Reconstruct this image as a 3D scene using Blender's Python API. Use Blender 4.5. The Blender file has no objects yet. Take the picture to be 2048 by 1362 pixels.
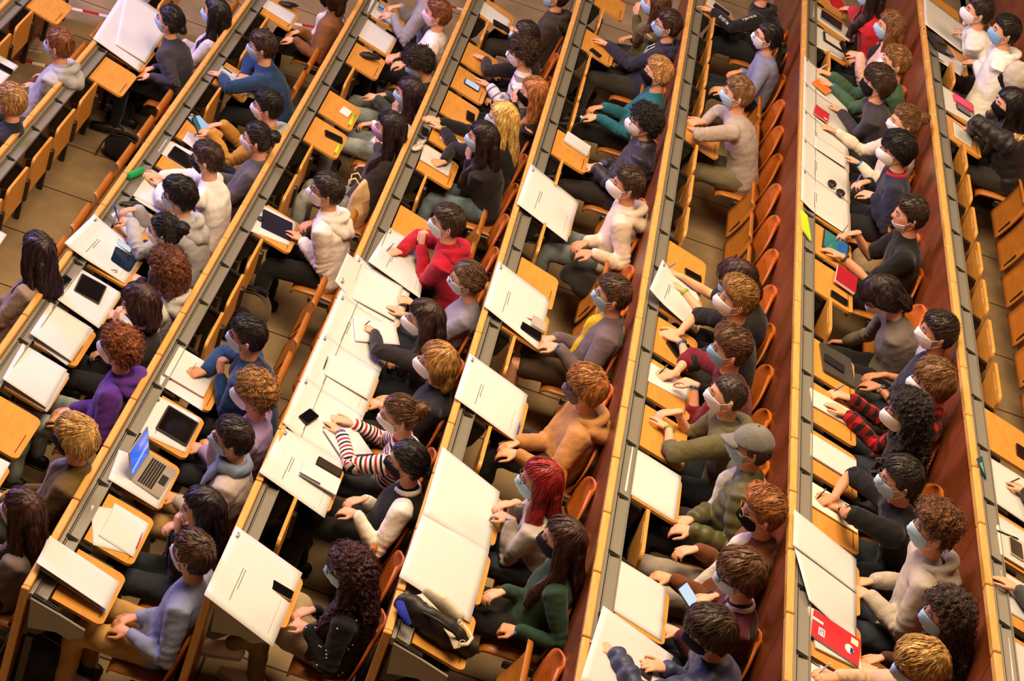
import bpy, math, random
import numpy as np
from mathutils import Matrix, Vector
from mathutils.bvhtree import BVHTree
random.seed(7); RNG=np.random.default_rng(7)
SC=bpy.context.scene; COL=SC.collection
V=lambda *a: np.array(a,float)
def nrm(v):
    v=np.asarray(v,float); return v/(np.linalg.norm(v)+1e-12)
# ---------------------------------------------------------------- camera (metres; rows run along +y, higher rows towards +x)
CC=V(0.5592741,-15.3376166,6.8348431)
CR=np.array([[0.9434424, 0.1296277, 0.3051443], [-0.3291172, 0.4771718, 0.8148552], [-0.0399785, -0.8691972, 0.4928469]])
FPX=4200.0
SP=0.55                                   # seat pitch
RX={i:(i-4)*0.91 for i in range(0,11)}    # x of every desk rail
RZ={0:-.86,1:-.6932,2:-.5284,3:-.3265,4:0.,5:.3894,6:.7454,7:1.0897,8:1.4285,9:1.77,10:2.11}
RT={0:.36,1:-1.9445,2:-4.3775,3:-6.3108,4:-2.9568,5:-4.9513,6:-6.3436,7:-7.1401,8:-6.8304,9:-6.6,10:-6.6}
FL=-.80                                   # floor below the rail
SEAT=-.36                                 # seat pan below the rail
TILT=math.radians(14)
def ray(px,py): return CR.T@V((px-1024)/FPX,(681-py)/FPX,-1.)
def U(px,py,z):
    d=ray(px,py); return CC+d*((z-CC[2])/d[2])
def UX(px,py,x):
    d=ray(px,py); return CC+d*((x-CC[0])/d[0])
TN=V(math.sin(TILT),0,math.cos(TILT))
def tp(row): return V(RX[row]+.09,0,RZ[row]-.03)
def T(row,px,py,dz=0.):
    """point of the sloping desk board of a row seen at pixel (px,py), dz above it"""
    d=ray(px,py); p0=tp(row)+TN*dz
    return CC+d*((TN@(p0-CC))/(TN@d))
def PX(X):
    v=CR@(np.asarray(X,float)-CC); return 1024+FPX*v[0]/-v[2],681-FPX*v[1]/-v[2]
def seaty(row,j): return RT[row]+j*SP
# ---------------------------------------------------------------- materials
def lin(c):
    if isinstance(c,str):
        c=c.lstrip('#'); c=[int(c[k:k+2],16)/255 for k in (0,2,4)]
        return tuple(x/12.92 if x<=.04045 else ((x+.055)/1.055)**2.4 for x in c)
    return tuple(c)
MATS={}
def nd(nt,t,**k):
    n=nt.nodes.new(t)
    for a,b in k.items():
        if a.startswith('_'): setattr(n,a[1:],b)
        else: n.inputs[a.replace('_',' ')].default_value=b
    return n
def newmat(key,col,rough=.6,metal=0,spec=.5):
    m=bpy.data.materials.new(key); m.use_nodes=True; nt=m.node_tree; b=nt.nodes['Principled BSDF']
    b.inputs['Base Color'].default_value=(*lin(col),1); b.inputs['Roughness'].default_value=rough
    b.inputs['Metallic'].default_value=metal; b.inputs['Specular IOR Level'].default_value=spec
    m.diffuse_color=(*lin(col),1)
    return m,nt,b
def ramp(nt,stops,interp='LINEAR'):
    r=nt.nodes.new('ShaderNodeValToRGB'); r.color_ramp.interpolation=interp
    e=r.color_ramp.elements
    while len(e)<len(stops): e.new(.5)
    for k,(p,c) in enumerate(stops): e[k].position=p; e[k].color=(*c,1)
    return r
def mul(c,k): return tuple(min(1,x*k) for x in c)
def tex(nt,kind,scale,detail=2.,stretch=None,coord='Object',**k):
    tc=nd(nt,'ShaderNodeTexCoord'); src=tc.outputs[coord]
    if stretch is not None:
        mp=nd(nt,'ShaderNodeMapping'); mp.inputs['Scale'].default_value=stretch; nt.links.new(src,mp.inputs[0]); src=mp.outputs[0]
    t=nd(nt,kind); t.inputs['Scale'].default_value=scale
    if 'Detail' in t.inputs: t.inputs['Detail'].default_value=detail
    for a,b in k.items(): setattr(t,a,b)
    nt.links.new(src,t.inputs['Vector']); return t
def bump(nt,b,src,strength,dist=.01):
    n=nd(nt,'ShaderNodeBump'); n.inputs['Strength'].default_value=strength; n.inputs['Distance'].default_value=dist
    nt.links.new(src,n.inputs['Height']); nt.links.new(n.outputs[0],b.inputs['Normal'])
def mat(kind,col='#888888',*a):
    key=(kind,str(col),a)
    if key in MATS: return MATS[key]
    c=lin(col); name=kind+'_'+str(len(MATS))
    if kind=='wood':
        m,nt,b=newmat(name,c,.38,0,.4)
        t=tex(nt,'ShaderNodeTexNoise',6,4,(9,1.2,9)); r=ramp(nt,[(.3,mul(c,.86)),(.7,mul(c,1.1))])
        nt.links.new(t.outputs[0],r.inputs[0]); nt.links.new(r.outputs[0],b.inputs['Base Color'])
    elif kind=='panel':      # laminated red-brown board with a fine dot pattern
        m,nt,b=newmat(name,c,.34,0,.5)
        t=tex(nt,'ShaderNodeTexVoronoi',70,0,(1,1,1)); r=ramp(nt,[(.12,mul(c,.5)),(.3,c)])
        nt.links.new(t.outputs['Distance'],r.inputs[0])
        n=tex(nt,'ShaderNodeTexNoise',5,3); r2=ramp(nt,[(.3,(.78,.78,.78)),(.7,(1.1,1.1,1.1))]); nt.links.new(n.outputs[0],r2.inputs[0])
        mx=nd(nt,'ShaderNodeMix',_data_type='RGBA',_blend_type='MULTIPLY'); mx.inputs[0].default_value=1
        nt.links.new(r.outputs[0],mx.inputs[6]); nt.links.new(r2.outputs[0],mx.inputs[7]); nt.links.new(mx.outputs[2],b.inputs['Base Color'])
        bump(nt,b,t.outputs['Distance'],.15,.002)
    elif kind=='metal':
        m,nt,b=newmat(name,c,.42,.35,.5)
        t=tex(nt,'ShaderNodeTexNoise',40,2); bump(nt,b,t.outputs[0],.08,.002)
    elif kind=='floor':
        m,nt,b=newmat(name,c,.55,0,.3)
        t=tex(nt,'ShaderNodeTexNoise',3,6); r=ramp(nt,[(.3,mul(c,.75)),(.7,mul(c,1.2))])
        nt.links.new(t.outputs[0],r.inputs[0])
        s=tex(nt,'ShaderNodeTexBrick',1,0); s.offset=0; s.inputs['Color1'].default_value=(1,1,1,1); s.inputs['Color2'].default_value=(.92,.92,.92,1)
        s.inputs['Mortar'].default_value=(.12,.1,.08,1); s.inputs['Mortar Size'].default_value=.008; s.inputs['Brick Width'].default_value=3.; s.inputs['Row Height'].default_value=.78
        mx=nd(nt,'ShaderNodeMix',_data_type='RGBA',_blend_type='MULTIPLY'); mx.inputs[0].default_value=1
        nt.links.new(r.outputs[0],mx.inputs[6]); nt.links.new(s.outputs[0],mx.inputs[7]); nt.links.new(mx.outputs[2],b.inputs['Base Color'])
        bump(nt,b,t.outputs[0],.1,.01)
    elif kind=='skin':
        m,nt,b=newmat(name,c,.5,0,.35)
        t=tex(nt,'ShaderNodeTexNoise',14,3); r=ramp(nt,[(.3,mul(c,.9)),(.7,(min(1,c[0]*1.1),c[1]*1.0,c[2]*.98))])
        nt.links.new(t.outputs[0],r.inputs[0]); nt.links.new(r.outputs[0],b.inputs['Base Color'])
        b.inputs['Subsurface Weight'].default_value=.08; b.inputs['Subsurface Radius'].default_value=(.01,.004,.002)
        b.inputs['Subsurface Scale'].default_value=.5
    elif kind=='hair':       # dark/light strands that follow the head downwards
        m,nt,b=newmat(name,c,.42,0,.45)
        t=tex(nt,'ShaderNodeTexNoise',26,4,(2.2,2.2,.55)); r=ramp(nt,[(.28,mul(c,.35)),(.5,c),(.74,mul(c,1.9))])
        nt.links.new(t.outputs[0],r.inputs[0]); nt.links.new(r.outputs[0],b.inputs['Base Color'])
        bump(nt,b,t.outputs[0],.7,.012)
    elif kind=='curl':
        m,nt,b=newmat(name,c,.45,0,.45)
        t=tex(nt,'ShaderNodeTexNoise',34,3); t.inputs['Distortion'].default_value=2.; r=ramp(nt,[(.3,mul(c,.3)),(.5,c),(.72,mul(c,2.))])
        nt.links.new(t.outputs[0],r.inputs[0]); nt.links.new(r.outputs[0],b.inputs['Base Color'])
        bump(nt,b,t.outputs[0],1.,.02)
    elif kind in('cloth','knit','puffer','denim','stripe','plaid','band'):
        m,nt,b=newmat(name,c,.85,0,.2)
        b.inputs['Sheen Weight'].default_value=.12
        n=tex(nt,'ShaderNodeTexNoise',9,3); src=n.outputs[0]
        base=ramp(nt,[(.3,mul(c,.82)),(.7,mul(c,1.12))]); nt.links.new(src,base.inputs[0]); out=base.outputs[0]
        if kind=='denim':
            f=tex(nt,'ShaderNodeTexNoise',5,3); r=ramp(nt,[(.4,(.6,.6,.62)),(.62,(1.5,1.5,1.5))]); nt.links.new(f.outputs[0],r.inputs[0])
            mx=nd(nt,'ShaderNodeMix',_data_type='RGBA',_blend_type='MULTIPLY'); mx.inputs[0].default_value=1
            nt.links.new(out,mx.inputs[6]); nt.links.new(r.outputs[0],mx.inputs[7]); out=mx.outputs[2]
        if kind=='stripe':   # bands along the limbs and trunk (attribute "along", metres)
            per,cols=a[0],a[1]
            at=nd(nt,'ShaderNodeAttribute',_attribute_name='along')
            d=nd(nt,'ShaderNodeMath',_operation='DIVIDE'); d.inputs[1].default_value=per; nt.links.new(at.outputs['Fac'],d.inputs[0])
            fr=nd(nt,'ShaderNodeMath',_operation='FRACT'); nt.links.new(d.outputs[0],fr.inputs[0])
            k=len(cols); r=ramp(nt,[(i/k,lin(q)) for i,q in enumerate(cols)],'CONSTANT'); nt.links.new(fr.outputs[0],r.inputs[0]); out=r.outputs[0]
        if kind=='plaid':
            tc=nd(nt,'ShaderNodeTexCoord'); o=None
            at=nd(nt,'ShaderNodeAttribute',_attribute_name='along')
            sx=nd(nt,'ShaderNodeSeparateXYZ'); nt.links.new(tc.outputs['Object'],sx.inputs[0])
            parts=[]
            for src_ in (at.outputs['Fac'],sx.outputs[1]):
                d=nd(nt,'ShaderNodeMath',_operation='MULTIPLY'); d.inputs[1].default_value=15; nt.links.new(src_,d.inputs[0])
                fr=nd(nt,'ShaderNodeMath',_operation='FRACT'); nt.links.new(d.outputs[0],fr.inputs[0])
                g=nd(nt,'ShaderNodeMath',_operation='GREATER_THAN'); g.inputs[1].default_value=.5; nt.links.new(fr.outputs[0],g.inputs[0]); parts.append(g)
            ad=nd(nt,'ShaderNodeMath',_operation='ADD'); nt.links.new(parts[0].outputs[0],ad.inputs[0]); nt.links.new(parts[1].outputs[0],ad.inputs[1])
            h=nd(nt,'ShaderNodeMath',_operation='MULTIPLY'); h.inputs[1].default_value=.45; nt.links.new(ad.outputs[0],h.inputs[0])
            r=ramp(nt,[(0,c),(.4,mul(c,.3)),(.8,lin('#0c0a0c'))],'CONSTANT'); nt.links.new(h.outputs[0],r.inputs[0]); out=r.outputs[0]
        nt.links.new(out,b.inputs['Base Color'])
        if kind=='knit':
            w=tex(nt,'ShaderNodeTexWave',55,0,(1,1,1)); w.inputs['Distortion'].default_value=2; bump(nt,b,w.outputs[1],.25,.006)
        elif kind=='puffer': b.inputs['Roughness'].default_value=.5; b.inputs['Specular IOR Level'].default_value=.4; bump(nt,b,n.outputs[0],.3,.02)
        else:
            w=tex(nt,'ShaderNodeTexNoise',16,4,(1,1,.6)); w.inputs['Distortion'].default_value=.6; bump(nt,b,w.outputs[0],.45,.02)
    elif kind=='paper':
        m,nt,b=newmat(name,c,.8,0,.2)
        t=tex(nt,'ShaderNodeTexNoise',4,3); bump(nt,b,t.outputs[0],.12,.01)
    elif kind=='mask':
        m,nt,b=newmat(name,c,.85,0,.15)
        w=tex(nt,'ShaderNodeTexNoise',60,2); bump(nt,b,w.outputs[0],.12,.003)
    elif kind=='screen':
        m,nt,b=newmat(name,'#050505',.15)
        b.inputs['Emission Color'].default_value=(*c,1); b.inputs['Emission Strength'].default_value=a[0] if a else 1.
    elif kind=='gloss': m,nt,b=newmat(name,c,.12,0,.5)
    elif kind=='plastic': m,nt,b=newmat(name,c,.4,0,.5)
    elif kind=='leather':
        m,nt,b=newmat(name,c,.5,0,.4); t=tex(nt,'ShaderNodeTexNoise',12,4); bump(nt,b,t.outputs[0],.4,.02)
    elif kind=='rib':
        m,nt,b=newmat(name,c,.8); w=tex(nt,'ShaderNodeTexWave',30,0); bump(nt,b,w.outputs[1],.3,.004)
    else: m,nt,b=newmat(name,c,.6)
    MATS[key]=m; return m
# ---------------------------------------------------------------- mesh helpers: a shape is (verts, faces)
def join(*ms):
    vs=[];fs=[];n=0
    for v,f in ms:
        vs.append(np.asarray(v,float)); fs+= [tuple(i+n for i in q) for q in f]; n+=len(v)
    return np.concatenate(vs),fs
def xf(m,M,t=(0,0,0)): return np.asarray(m[0])@np.asarray(M).T+np.asarray(t),m[1]
def mesh(name,m,material,loc=(0,0,0),parent=None,smooth=True):
    me=bpy.data.meshes.new(name); loc=np.asarray(loc,float)
    me.from_pydata((np.asarray(m[0])-loc).tolist(),[],m[1]); me.update()
    if smooth: me.polygons.foreach_set('use_smooth',[True]*len(me.polygons))
    return link(name,me,material,loc,parent)
def link(name,me,material,loc=(0,0,0),parent=None):
    o=bpy.data.objects.new(name,me); COL.objects.link(o)
    if material: me.materials.clear(); me.materials.append(material)
    if parent is not None:
        o.parent=parent; o.location=Vector(loc)-wloc(parent)
    else: o.location=Vector(loc)
    return o
def wloc(o):
    v=Vector(o.location)
    while o.parent: o=o.parent; v=v+o.location
    return v
def empty(name,loc):
    o=bpy.data.objects.new(name,None); COL.objects.link(o); o.location=Vector(loc); o.empty_display_size=.05; return o
def tag(o,label,cat=None,group=None,kind=None):
    if label: o['label']=label
    if cat: o['category']=cat
    if group: o['group']=group
    if kind: o['kind']=kind
    return o
def clone(src,dloc,parent=None):
    """copy of a thing or part with all its children, moved by dloc"""
    c=src.copy(); COL.objects.link(c); c.parent=parent
    c.location=src.location+Vector(dloc)
    for ch in src.children: clone(ch,(0,0,0),c)
    return c
def bbox(lo,hi,bev=0.):
    lo=np.asarray(lo,float);hi=np.asarray(hi,float)
    if bev<=0:
        v=[(x,y,z) for x in (lo[0],hi[0]) for y in (lo[1],hi[1]) for z in (lo[2],hi[2])]
        return np.array(v),[(0,1,3,2),(4,6,7,5),(0,4,5,1),(2,3,7,6),(0,2,6,4),(1,5,7,3)]
    b=min(bev,.49*min(hi-lo)); c=(lo+hi)/2; h=(hi-lo)/2-b; v=[];s=b
    # three shells: chamfered box
    for sx in(-1,1):
        for sy in(-1,1):
            for sz in(-1,1):
                p=c+h*V(sx,sy,sz); v+=[p+V(sx*s,0,0),p+V(0,sy*s,0),p+V(0,0,sz*s)]
    idx=lambda sx,sy,sz,k:((sx*2+sy)*2+sz)*3+k
    f=[]
    for s_ in(0,1):
        f.append(tuple(idx(s_,a,b_,0) for a,b_ in((0,0),(0,1),(1,1),(1,0))))
        f.append(tuple(idx(a,s_,b_,1) for a,b_ in((0,0),(0,1),(1,1),(1,0))))
        f.append(tuple(idx(a,b_,s_,2) for a,b_ in((0,0),(0,1),(1,1),(1,0))))
    for a in(0,1):
        for b_ in(0,1):
            f.append((idx(a,b_,0,0),idx(a,b_,1,0),idx(a,b_,1,1),idx(a,b_,0,1)))
            f.append((idx(a,0,b_,0),idx(a,1,b_,0),idx(a,1,b_,2),idx(a,0,b_,2)))
            f.append((idx(0,a,b_,1),idx(1,a,b_,1),idx(1,a,b_,2),idx(0,a,b_,2)))
    for a in(0,1):
        for b_ in(0,1):
            for d in(0,1): f.append((idx(a,b_,d,0),idx(a,b_,d,1),idx(a,b_,d,2)))
    return np.array(v),f
def prism(poly,axis,a,b):
    """extrude a 2-D polygon (in the two other axes, in order) along an axis from a to b"""
    n=len(poly); v=[]
    for t in(a,b):
        for p in poly:
            q=list(p); q.insert(axis,t); v.append(q)
    f=[tuple(range(n)),tuple(range(2*n-1,n-1,-1))]+[(i,(i+1)%n,n+(i+1)%n,n+i) for i in range(n)]
    return np.array(v,float),f
def tube(path,ra,rb=None,lat=None,seg=12,round_=True):
    """closed tube along a path; ra = radius along the lateral axis, rb = radius along the third axis"""
    P=np.asarray(path,float); n=len(P)
    ra=np.broadcast_to(np.asarray(ra,float),(n,)).copy(); rb=ra.copy() if rb is None else np.broadcast_to(np.asarray(rb,float),(n,)).copy()
    if round_:
        d0=nrm(P[0]-P[1]); d1=nrm(P[-1]-P[-2]); e0=min(ra[0],rb[0]); e1=min(ra[-1],rb[-1])
        P=np.concatenate([[P[0]+d0*e0*.75,P[0]+d0*e0*.5],P,[P[-1]+d1*e1*.5,P[-1]+d1*e1*.75]])
        ra=np.concatenate([[ra[0]*.35,ra[0]*.8],ra,[ra[-1]*.8,ra[-1]*.35]]); rb=np.concatenate([[rb[0]*.35,rb[0]*.8],rb,[rb[-1]*.8,rb[-1]*.35]]); n+=4
    t=np.gradient(P,axis=0); t/=np.linalg.norm(t,axis=1)[:,None]+1e-12
    if lat is None: lat=V(0,0,1) if abs(t[0][2])<.8 else V(1,0,0)
    lats=np.asarray(lat,float)
    ang=np.linspace(0,2*math.pi,seg,endpoint=False); vs=[]
    l=lats if lats.ndim==1 else lats[0]
    for i in range(n):
        if lats.ndim==2: l=lats[min(i,len(lats)-1)]
        l=l-t[i]*(l@t[i]); l=nrm(l); b=np.cross(t[i],l)
        vs.append(P[i]+np.cos(ang)[:,None]*l*ra[i]+np.sin(ang)[:,None]*b*rb[i])
    vs=np.concatenate(vs); f=[]
    for i in range(n-1):
        for k in range(seg):
            k2=(k+1)%seg; f.append((i*seg+k,i*seg+k2,(i+1)*seg+k2,(i+1)*seg+k))
    f.append(tuple(range(seg-1,-1,-1))); f.append(tuple((n-1)*seg+k for k in range(seg)))
    return vs,f
def sphere_dirs(nu,nv):
    d=[(0,0,1.)]
    for i in range(1,nv):
        th=math.pi*i/nv
        for k in range(nu): a=2*math.pi*k/nu; d.append((math.sin(th)*math.cos(a),math.sin(th)*math.sin(a),math.cos(th)))
    d.append((0,0,-1.)); f=[]
    for k in range(nu): f.append((0,1+k,1+(k+1)%nu))
    for i in range(nv-2):
        for k in range(nu):
            a=1+i*nu; f.append((a+k,a+nu+k,a+nu+(k+1)%nu,a+(k+1)%nu))
    a=1+(nv-2)*nu
    for k in range(nu): f.append((a+k,len(d)-1,a+(k+1)%nu))
    return np.array(d),f
_SD={}
def ball(c,r,axes=None,nu=16,nv=10):
    if (nu,nv) not in _SD: _SD[nu,nv]=sphere_dirs(nu,nv)
    d,f=_SD[nu,nv]; v=d*np.asarray(r,float)
    if axes is not None: v=v@np.asarray(axes)
    return v+np.asarray(c),f
def grid(P):
    """open sheet from an (n,m,3) array"""
    n,m=P.shape[:2]; f=[(i*m+k,i*m+k+1,(i+1)*m+k+1,(i+1)*m+k) for i in range(n-1) for k in range(m-1)]
    return P.reshape(-1,3),f
def slab(P,off):
    """closed slab: sheet P and the sheet P+off"""
    n,m=P.shape[:2]; a,f=grid(P); b=(P+off).reshape(-1,3); N=n*m
    fs=list(f)+[tuple(i+N for i in reversed(q)) for q in f]
    rim=[(0,k) for k in range(m)]+[(i,m-1) for i in range(1,n)]+[(n-1,k) for k in range(m-2,-1,-1)]+[(i,0) for i in range(n-2,0,-1)]
    r=[i*m+k for i,k in rim]
    for x,y in zip(r,r[1:]+r[:1]): fs.append((y,x,x+N,y+N))
    return np.concatenate([a,b]),fs
# ---------------------------------------------------------------- who sits where: head, hands (pixels of the photograph), looks
PEOPLE=[]
def pp(row,x,y,who,label,hair,mask,top,yaw=0,nod=8,l=None,r=None,**k):
    PEOPLE.append(dict(row=row,x=x,y=y,who=who,label=label,hair=hair,mask=mask,top=top,yaw=yaw,nod=nod,l=l,r=r,**k))
BL='#b4d6f2'; WH='#f4f1f6'; NV='#22243a'; BK='#17161a'
# row 0
pp(0,118,92,'the red-haired man in the grey hoodie','person with short reddish hair, grey hoodie and folded arms beside the taped floor',('short','#7d4a26'),('s',BL),('hood','#a9a8ae'),-14,6,(58,168,-.06),(78,150,-.04))
pp(0,22,205,'the blond man at the upper left edge','person with short blond hair and dark jacket at the upper left edge',('short','#ad8350'),('s',WH),('crew','#23242e'),-12,4)
# row 1
pp(1,340,42,'the woman in the charcoal cardigan','person with dark hair in a low knot and charcoal cardigan behind the blank poster',('lowbun','#1d1416'),('s',BL),('crew','#3a3742'),-8,6,(285,150,-.14),(292,140,-.12),pants='#141214',seat=4.5)
pp(1,432,28,'the woman in the pale turtleneck','person with long dark hair in a pale turtleneck at the top of the picture',('long','#1e1517'),('s',BL),('turtle','#c6bcc4'),-5,4)
pp(1,75,505,'the long-haired woman in the taupe sweater','person with long dark hair in a taupe sweater seen from behind at left edge',('long','#2b1a1b'),('s',BL),('crew','#9a8379'),-28,8)
# row 2
pp(2,665,-8,'the person in the brown corduroy jacket','person in brown corduroy jacket and black trousers, head cut by the top edge',('bob','#3d2418'),('s',BK),('jacket','#7b4c2a','#d8d0cc'),0,8,(575,78,-.16),(585,66,-.14),pants='#171416')
pp(2,525,95,'the man in the blue shirt','person in dark blue shirt with sunglasses pushed up in the hair, writing',('short','#3a2a22'),('s',BL),('shirt','#1f3b63'),0,12,(430,147,'T'),(478,152,'T','pen'),sun=1)
pp(2,535,215,'the man in the mustard sweater','person with black hair in mustard sweater with grey hood, filming a tablet',('short','#15110f'),('s',WH),('hood','#b88536','#a8a6a8'),0,10,(405,262,.06),(428,250,.06))
pp(2,515,280,'the person in the grey denim jacket','person with dark tied-up curls and grey denim jacket beside the white shirt',('bun','#1e1512'),('s',WH),('shirt','#57525c'),-4,10)
pp(2,415,320,'the man in the white shirt','person in white shirt with glasses, dark blue mask and clasped hands',('short','#3b2a20'),('s',NV),('shirt','#e8e3e4'),-8,12,(312,364,'T'),(303,350,'T'),gl=1,wband='#3f7fc0')
pp(2,360,395,'the man in the grey printed hoodie','person with black wavy hair, glasses and grey hoodie printed on its back, holding phone',('wavy','#17120f'),('s',BL),('hood','#a7a5a7'),-4,14,(246,440,.05),(255,420,.04),gl=1)
pp(2,330,465,'the person in the dark purple top','person with black hair tied in a knot, dark top, writing between two students',('bun','#191214'),('s',WH),('crew','#2b2532'),-6,14,None,(268,482,'T','pen'))
pp(2,335,540,'the person with auburn curls','person with auburn shoulder-length curls and light grey hooded sweater',('curlbob','#6d3b24'),('s',BL),('hood','#b9b4b2'),-22,10)
pp(2,280,610,'the woman resting her head on her sleeve','person with wavy brown hair leaning her head on a grey sleeve',('bob','#3c2420'),None,('vest','#2a2427','#9b98a0'),-5,18,(236,630,.1),None)
pp(2,240,700,'the person in the purple hoodie','person with red curls in a bright purple hoodie and light jeans',('curly','#8a4a22'),('f',WH),('hood','#552a86'),-8,4,(112,838,-.16),(122,825,-.15),pants='#8f9a97')
pp(2,150,880,'the blond person with the dark mask','person with floppy blond hair, dark blue mask and olive brown jacket',('mop','#bf9555'),('s',NV),('jacket','#5f4a24','#a8a0a4'),-4,6,pants='#5a5f5c')
pp(2,45,1025,'the woman in the grey coat','person with long straight brown hair in a grey coat at lower left edge',('long','#3a2018'),('s',WH),('crew','#6e5f5c'),-10,6)
# row 3
pp(3,850,-34,'the person in the grey long-sleeved sweater','person in grey sweater at the top edge, head outside the picture, holding phone',('short','#4a3222'),('s',WH),('crew','#8f8a92'),0,14,(772,28,.02),(786,14,.02))
pp(3,875,30,'the man in the white T-shirt','person with short auburn hair, pinkish mask and white T-shirt',('short','#76452a'),('s','#e6d0e0'),('tee','#e9e1de'),0,4,(795,128,-.04),(786,114,-.04),skin='#dba080')
pp(3,840,128,'the person with dark curls looking down','person with dark brown curls looking down into a lap, dark green jacket',('curly','#2e2019'),('s',BL),('crew','#3a3f36'),0,38,pants='#6f7778')
pp(3,820,188,'the woman in the black and white striped sweater','person with straight dark hair in cream sweater with black stripes, cheek on hand',('long','#2a1a1d'),('s',BL),('stripe','#e4dcd6','#1c191c'),0,12,(793,212,.1),None,pants='#8d9496')
pp(3,780,258,'the woman holding her chin','person with long dark hair in dark brown sweater, chin held in hand',('long','#231718'),('s','#cfa8dc'),('crew','#39302f'),4,8,(756,266,.1),(722,332,-.14),pants='#8f9290')
pp(3,655,385,'the man in the cream hoodie with white mask','person with short dark hair, glasses and white pointed mask in cream hoodie',('short','#2f2420'),('f',WH),('hood','#e2d7d0'),4,8,(592,472,'T'),(622,444,.03),gl=1,pants='#1a1819',skin='#d89c7a')
pp(3,495,675,'the man in the blue rain jacket','person with dark hair in a blue rain jacket, pen over a notebook',('short','#1b1412'),('s','#c2d4ee'),('jacket','#1c3c68','#30242c'),2,8,(444,728,.09,'fist'),(388,742,'T','pen'),skin='#c98c68')
pp(3,510,790,'the person with strawberry-blond curls','person with short strawberry-blond curls, white pointed mask and lilac sweater',('curly','#a0713f'),('f',WH),('crew','#9c82b4'),0,6)
pp(3,465,880,'the person wearing the grey-blue scarf','person with grey-blue scarf and beige coat raising one hand to the forehead',('short','#2b1f1c'),('s','#b8d0f0'),('jacket','#b6a69e','#7d8aa6'),2,8,None,(432,865,.24),scarf='#7d8aa6',pants='#b08c58')
pp(3,405,1020,'the long-haired woman eating','person with long black hair in dark clothes, eating from a paper napkin',('long','#1a1012'),None,('crew','#241d1e'),8,10,(358,1042,.1,'fist'),(345,1052,.05),pants='#2c3038',wband='#3f9fe0')
pp(3,385,1112,'the man in the blue-grey sweater and khaki trousers','person with short brown hair in blue-grey sweater and khaki trousers at row end',('short','#4a3426'),('s','#d8dcf0'),('crew','#868cae'),-18,4,(238,1258,-.16),(248,1240,-.15),pants='#b88c50',skin='#d79a78')
# row 4
pp(4,1112,-8,'the man in the dark brown hoodie','person in dark brown hoodie with blue mask, cut by the top edge',('short','#33241c'),('s',BL),('hood','#3b2f26'),0,4)
pp(4,1050,72,'the person with the tied dark hair','person with dark tied-back hair and dark jacket, hand on an empty board',('lowbun','#2c1c18'),('s',BL),('crew','#2a2327'),2,6,(960,114,'T'),None,wband='#3f9fe0')
pp(4,1045,108,'the man with curly hair and glasses','person with brown curls, glasses and striped T-shirt pointing at a lit phone',('curly','#3a2618'),('s',WH),('stripe','#d0cad0','#77707c'),2,12,(968,166,'T'),None,gl=1,wband='#3f9fe0')
pp(4,1068,188,'the woman with long ginger hair','person with long ginger hair, black mask and black top',('long','#9c6234'),('s',BK),('crew','#251d1d'),4,10,(1032,190,.12),None)
pp(4,1005,238,'the woman with long blonde hair','person with long blonde hair in black top, lime band on wrist, hands joined',('long','#d2a85e'),('s',BL),('crew','#1f1a1c'),4,8,(872,252,'T'),(863,240,'T'),wband='#b8e040')
pp(4,965,278,'the woman with the blue watch','person with long dark hair in black sweater and ripped jeans, blue watch',('long','#241718'),('s',BL),('crew','#221c1e'),4,8,(940,302,.1,'fist'),(870,323,'T','fist'),pants='#5f7078',wband='#2450d0',wband2='#a8e040')
pp(4,895,448,'the man in the red hoodie','person in bright red hoodie, fist at the mouth, pen in other hand',('short','#38271c'),('s','#d4e0f0'),('hood','#aa1228'),4,8,(846,472,.12,'fist'),(782,501,'T','pen'))
pp(4,935,560,'the woman with the blond ponytail','person with blond-tipped ponytail and grey sweater, hands flat on the poster',('pony','#5a3e2a','#c08f60'),('s','#dfe6f6'),('crew','#8a8494'),0,14,(790,622,'T'),(812,606,'T'),gl=1)
pp(4,850,640,'the woman in black writing on the poster','person with long brown hair, white pointed mask and black sweater, writing on poster',('long','#33211c'),('f',WH),('crew','#2a2523'),6,12,(735,656,'T','pen'),None)
pp(4,875,728,'the person with the blond bob','person with dark blond bob and dark navy T-shirt, white pointed mask',('bob','#a2763f'),('f',WH),('tee','#24252d'),4,6)
pp(4,800,832,'the woman in the red striped sweater','person with brown bun in red, white and black striped sweater',('bun','#57371f'),('s',WH),('stripe3','#e8e0da','#b01c2c','#1c181c'),8,16,(664,856,'T'),(684,842,'T'),wband='#3f9fe0',pants='#3a4145')
pp(4,815,925,'the woman in the black knitted vest','person with sleek black hair and black knitted vest over white blouse, dark mask',('lowbun','#151012'),('s',NV),('vest','#1d1a1b','#ece2d6'),2,10,(692,1022,-.08),(706,1003,-.08),pants='#151214',collar='#ece4dc')
pp(4,700,1142,'the woman with long burgundy curls','person with long burgundy curls, glasses and black sweater dotted with pearls',('longcurl','#3c1a20'),('s',BL),('crew','#1c181f'),2,10,(596,1248,-.1),(604,1226,-.09),gl=1,pants='#8f7c66',pearls=1,shoe='#f4f0ea')
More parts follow.
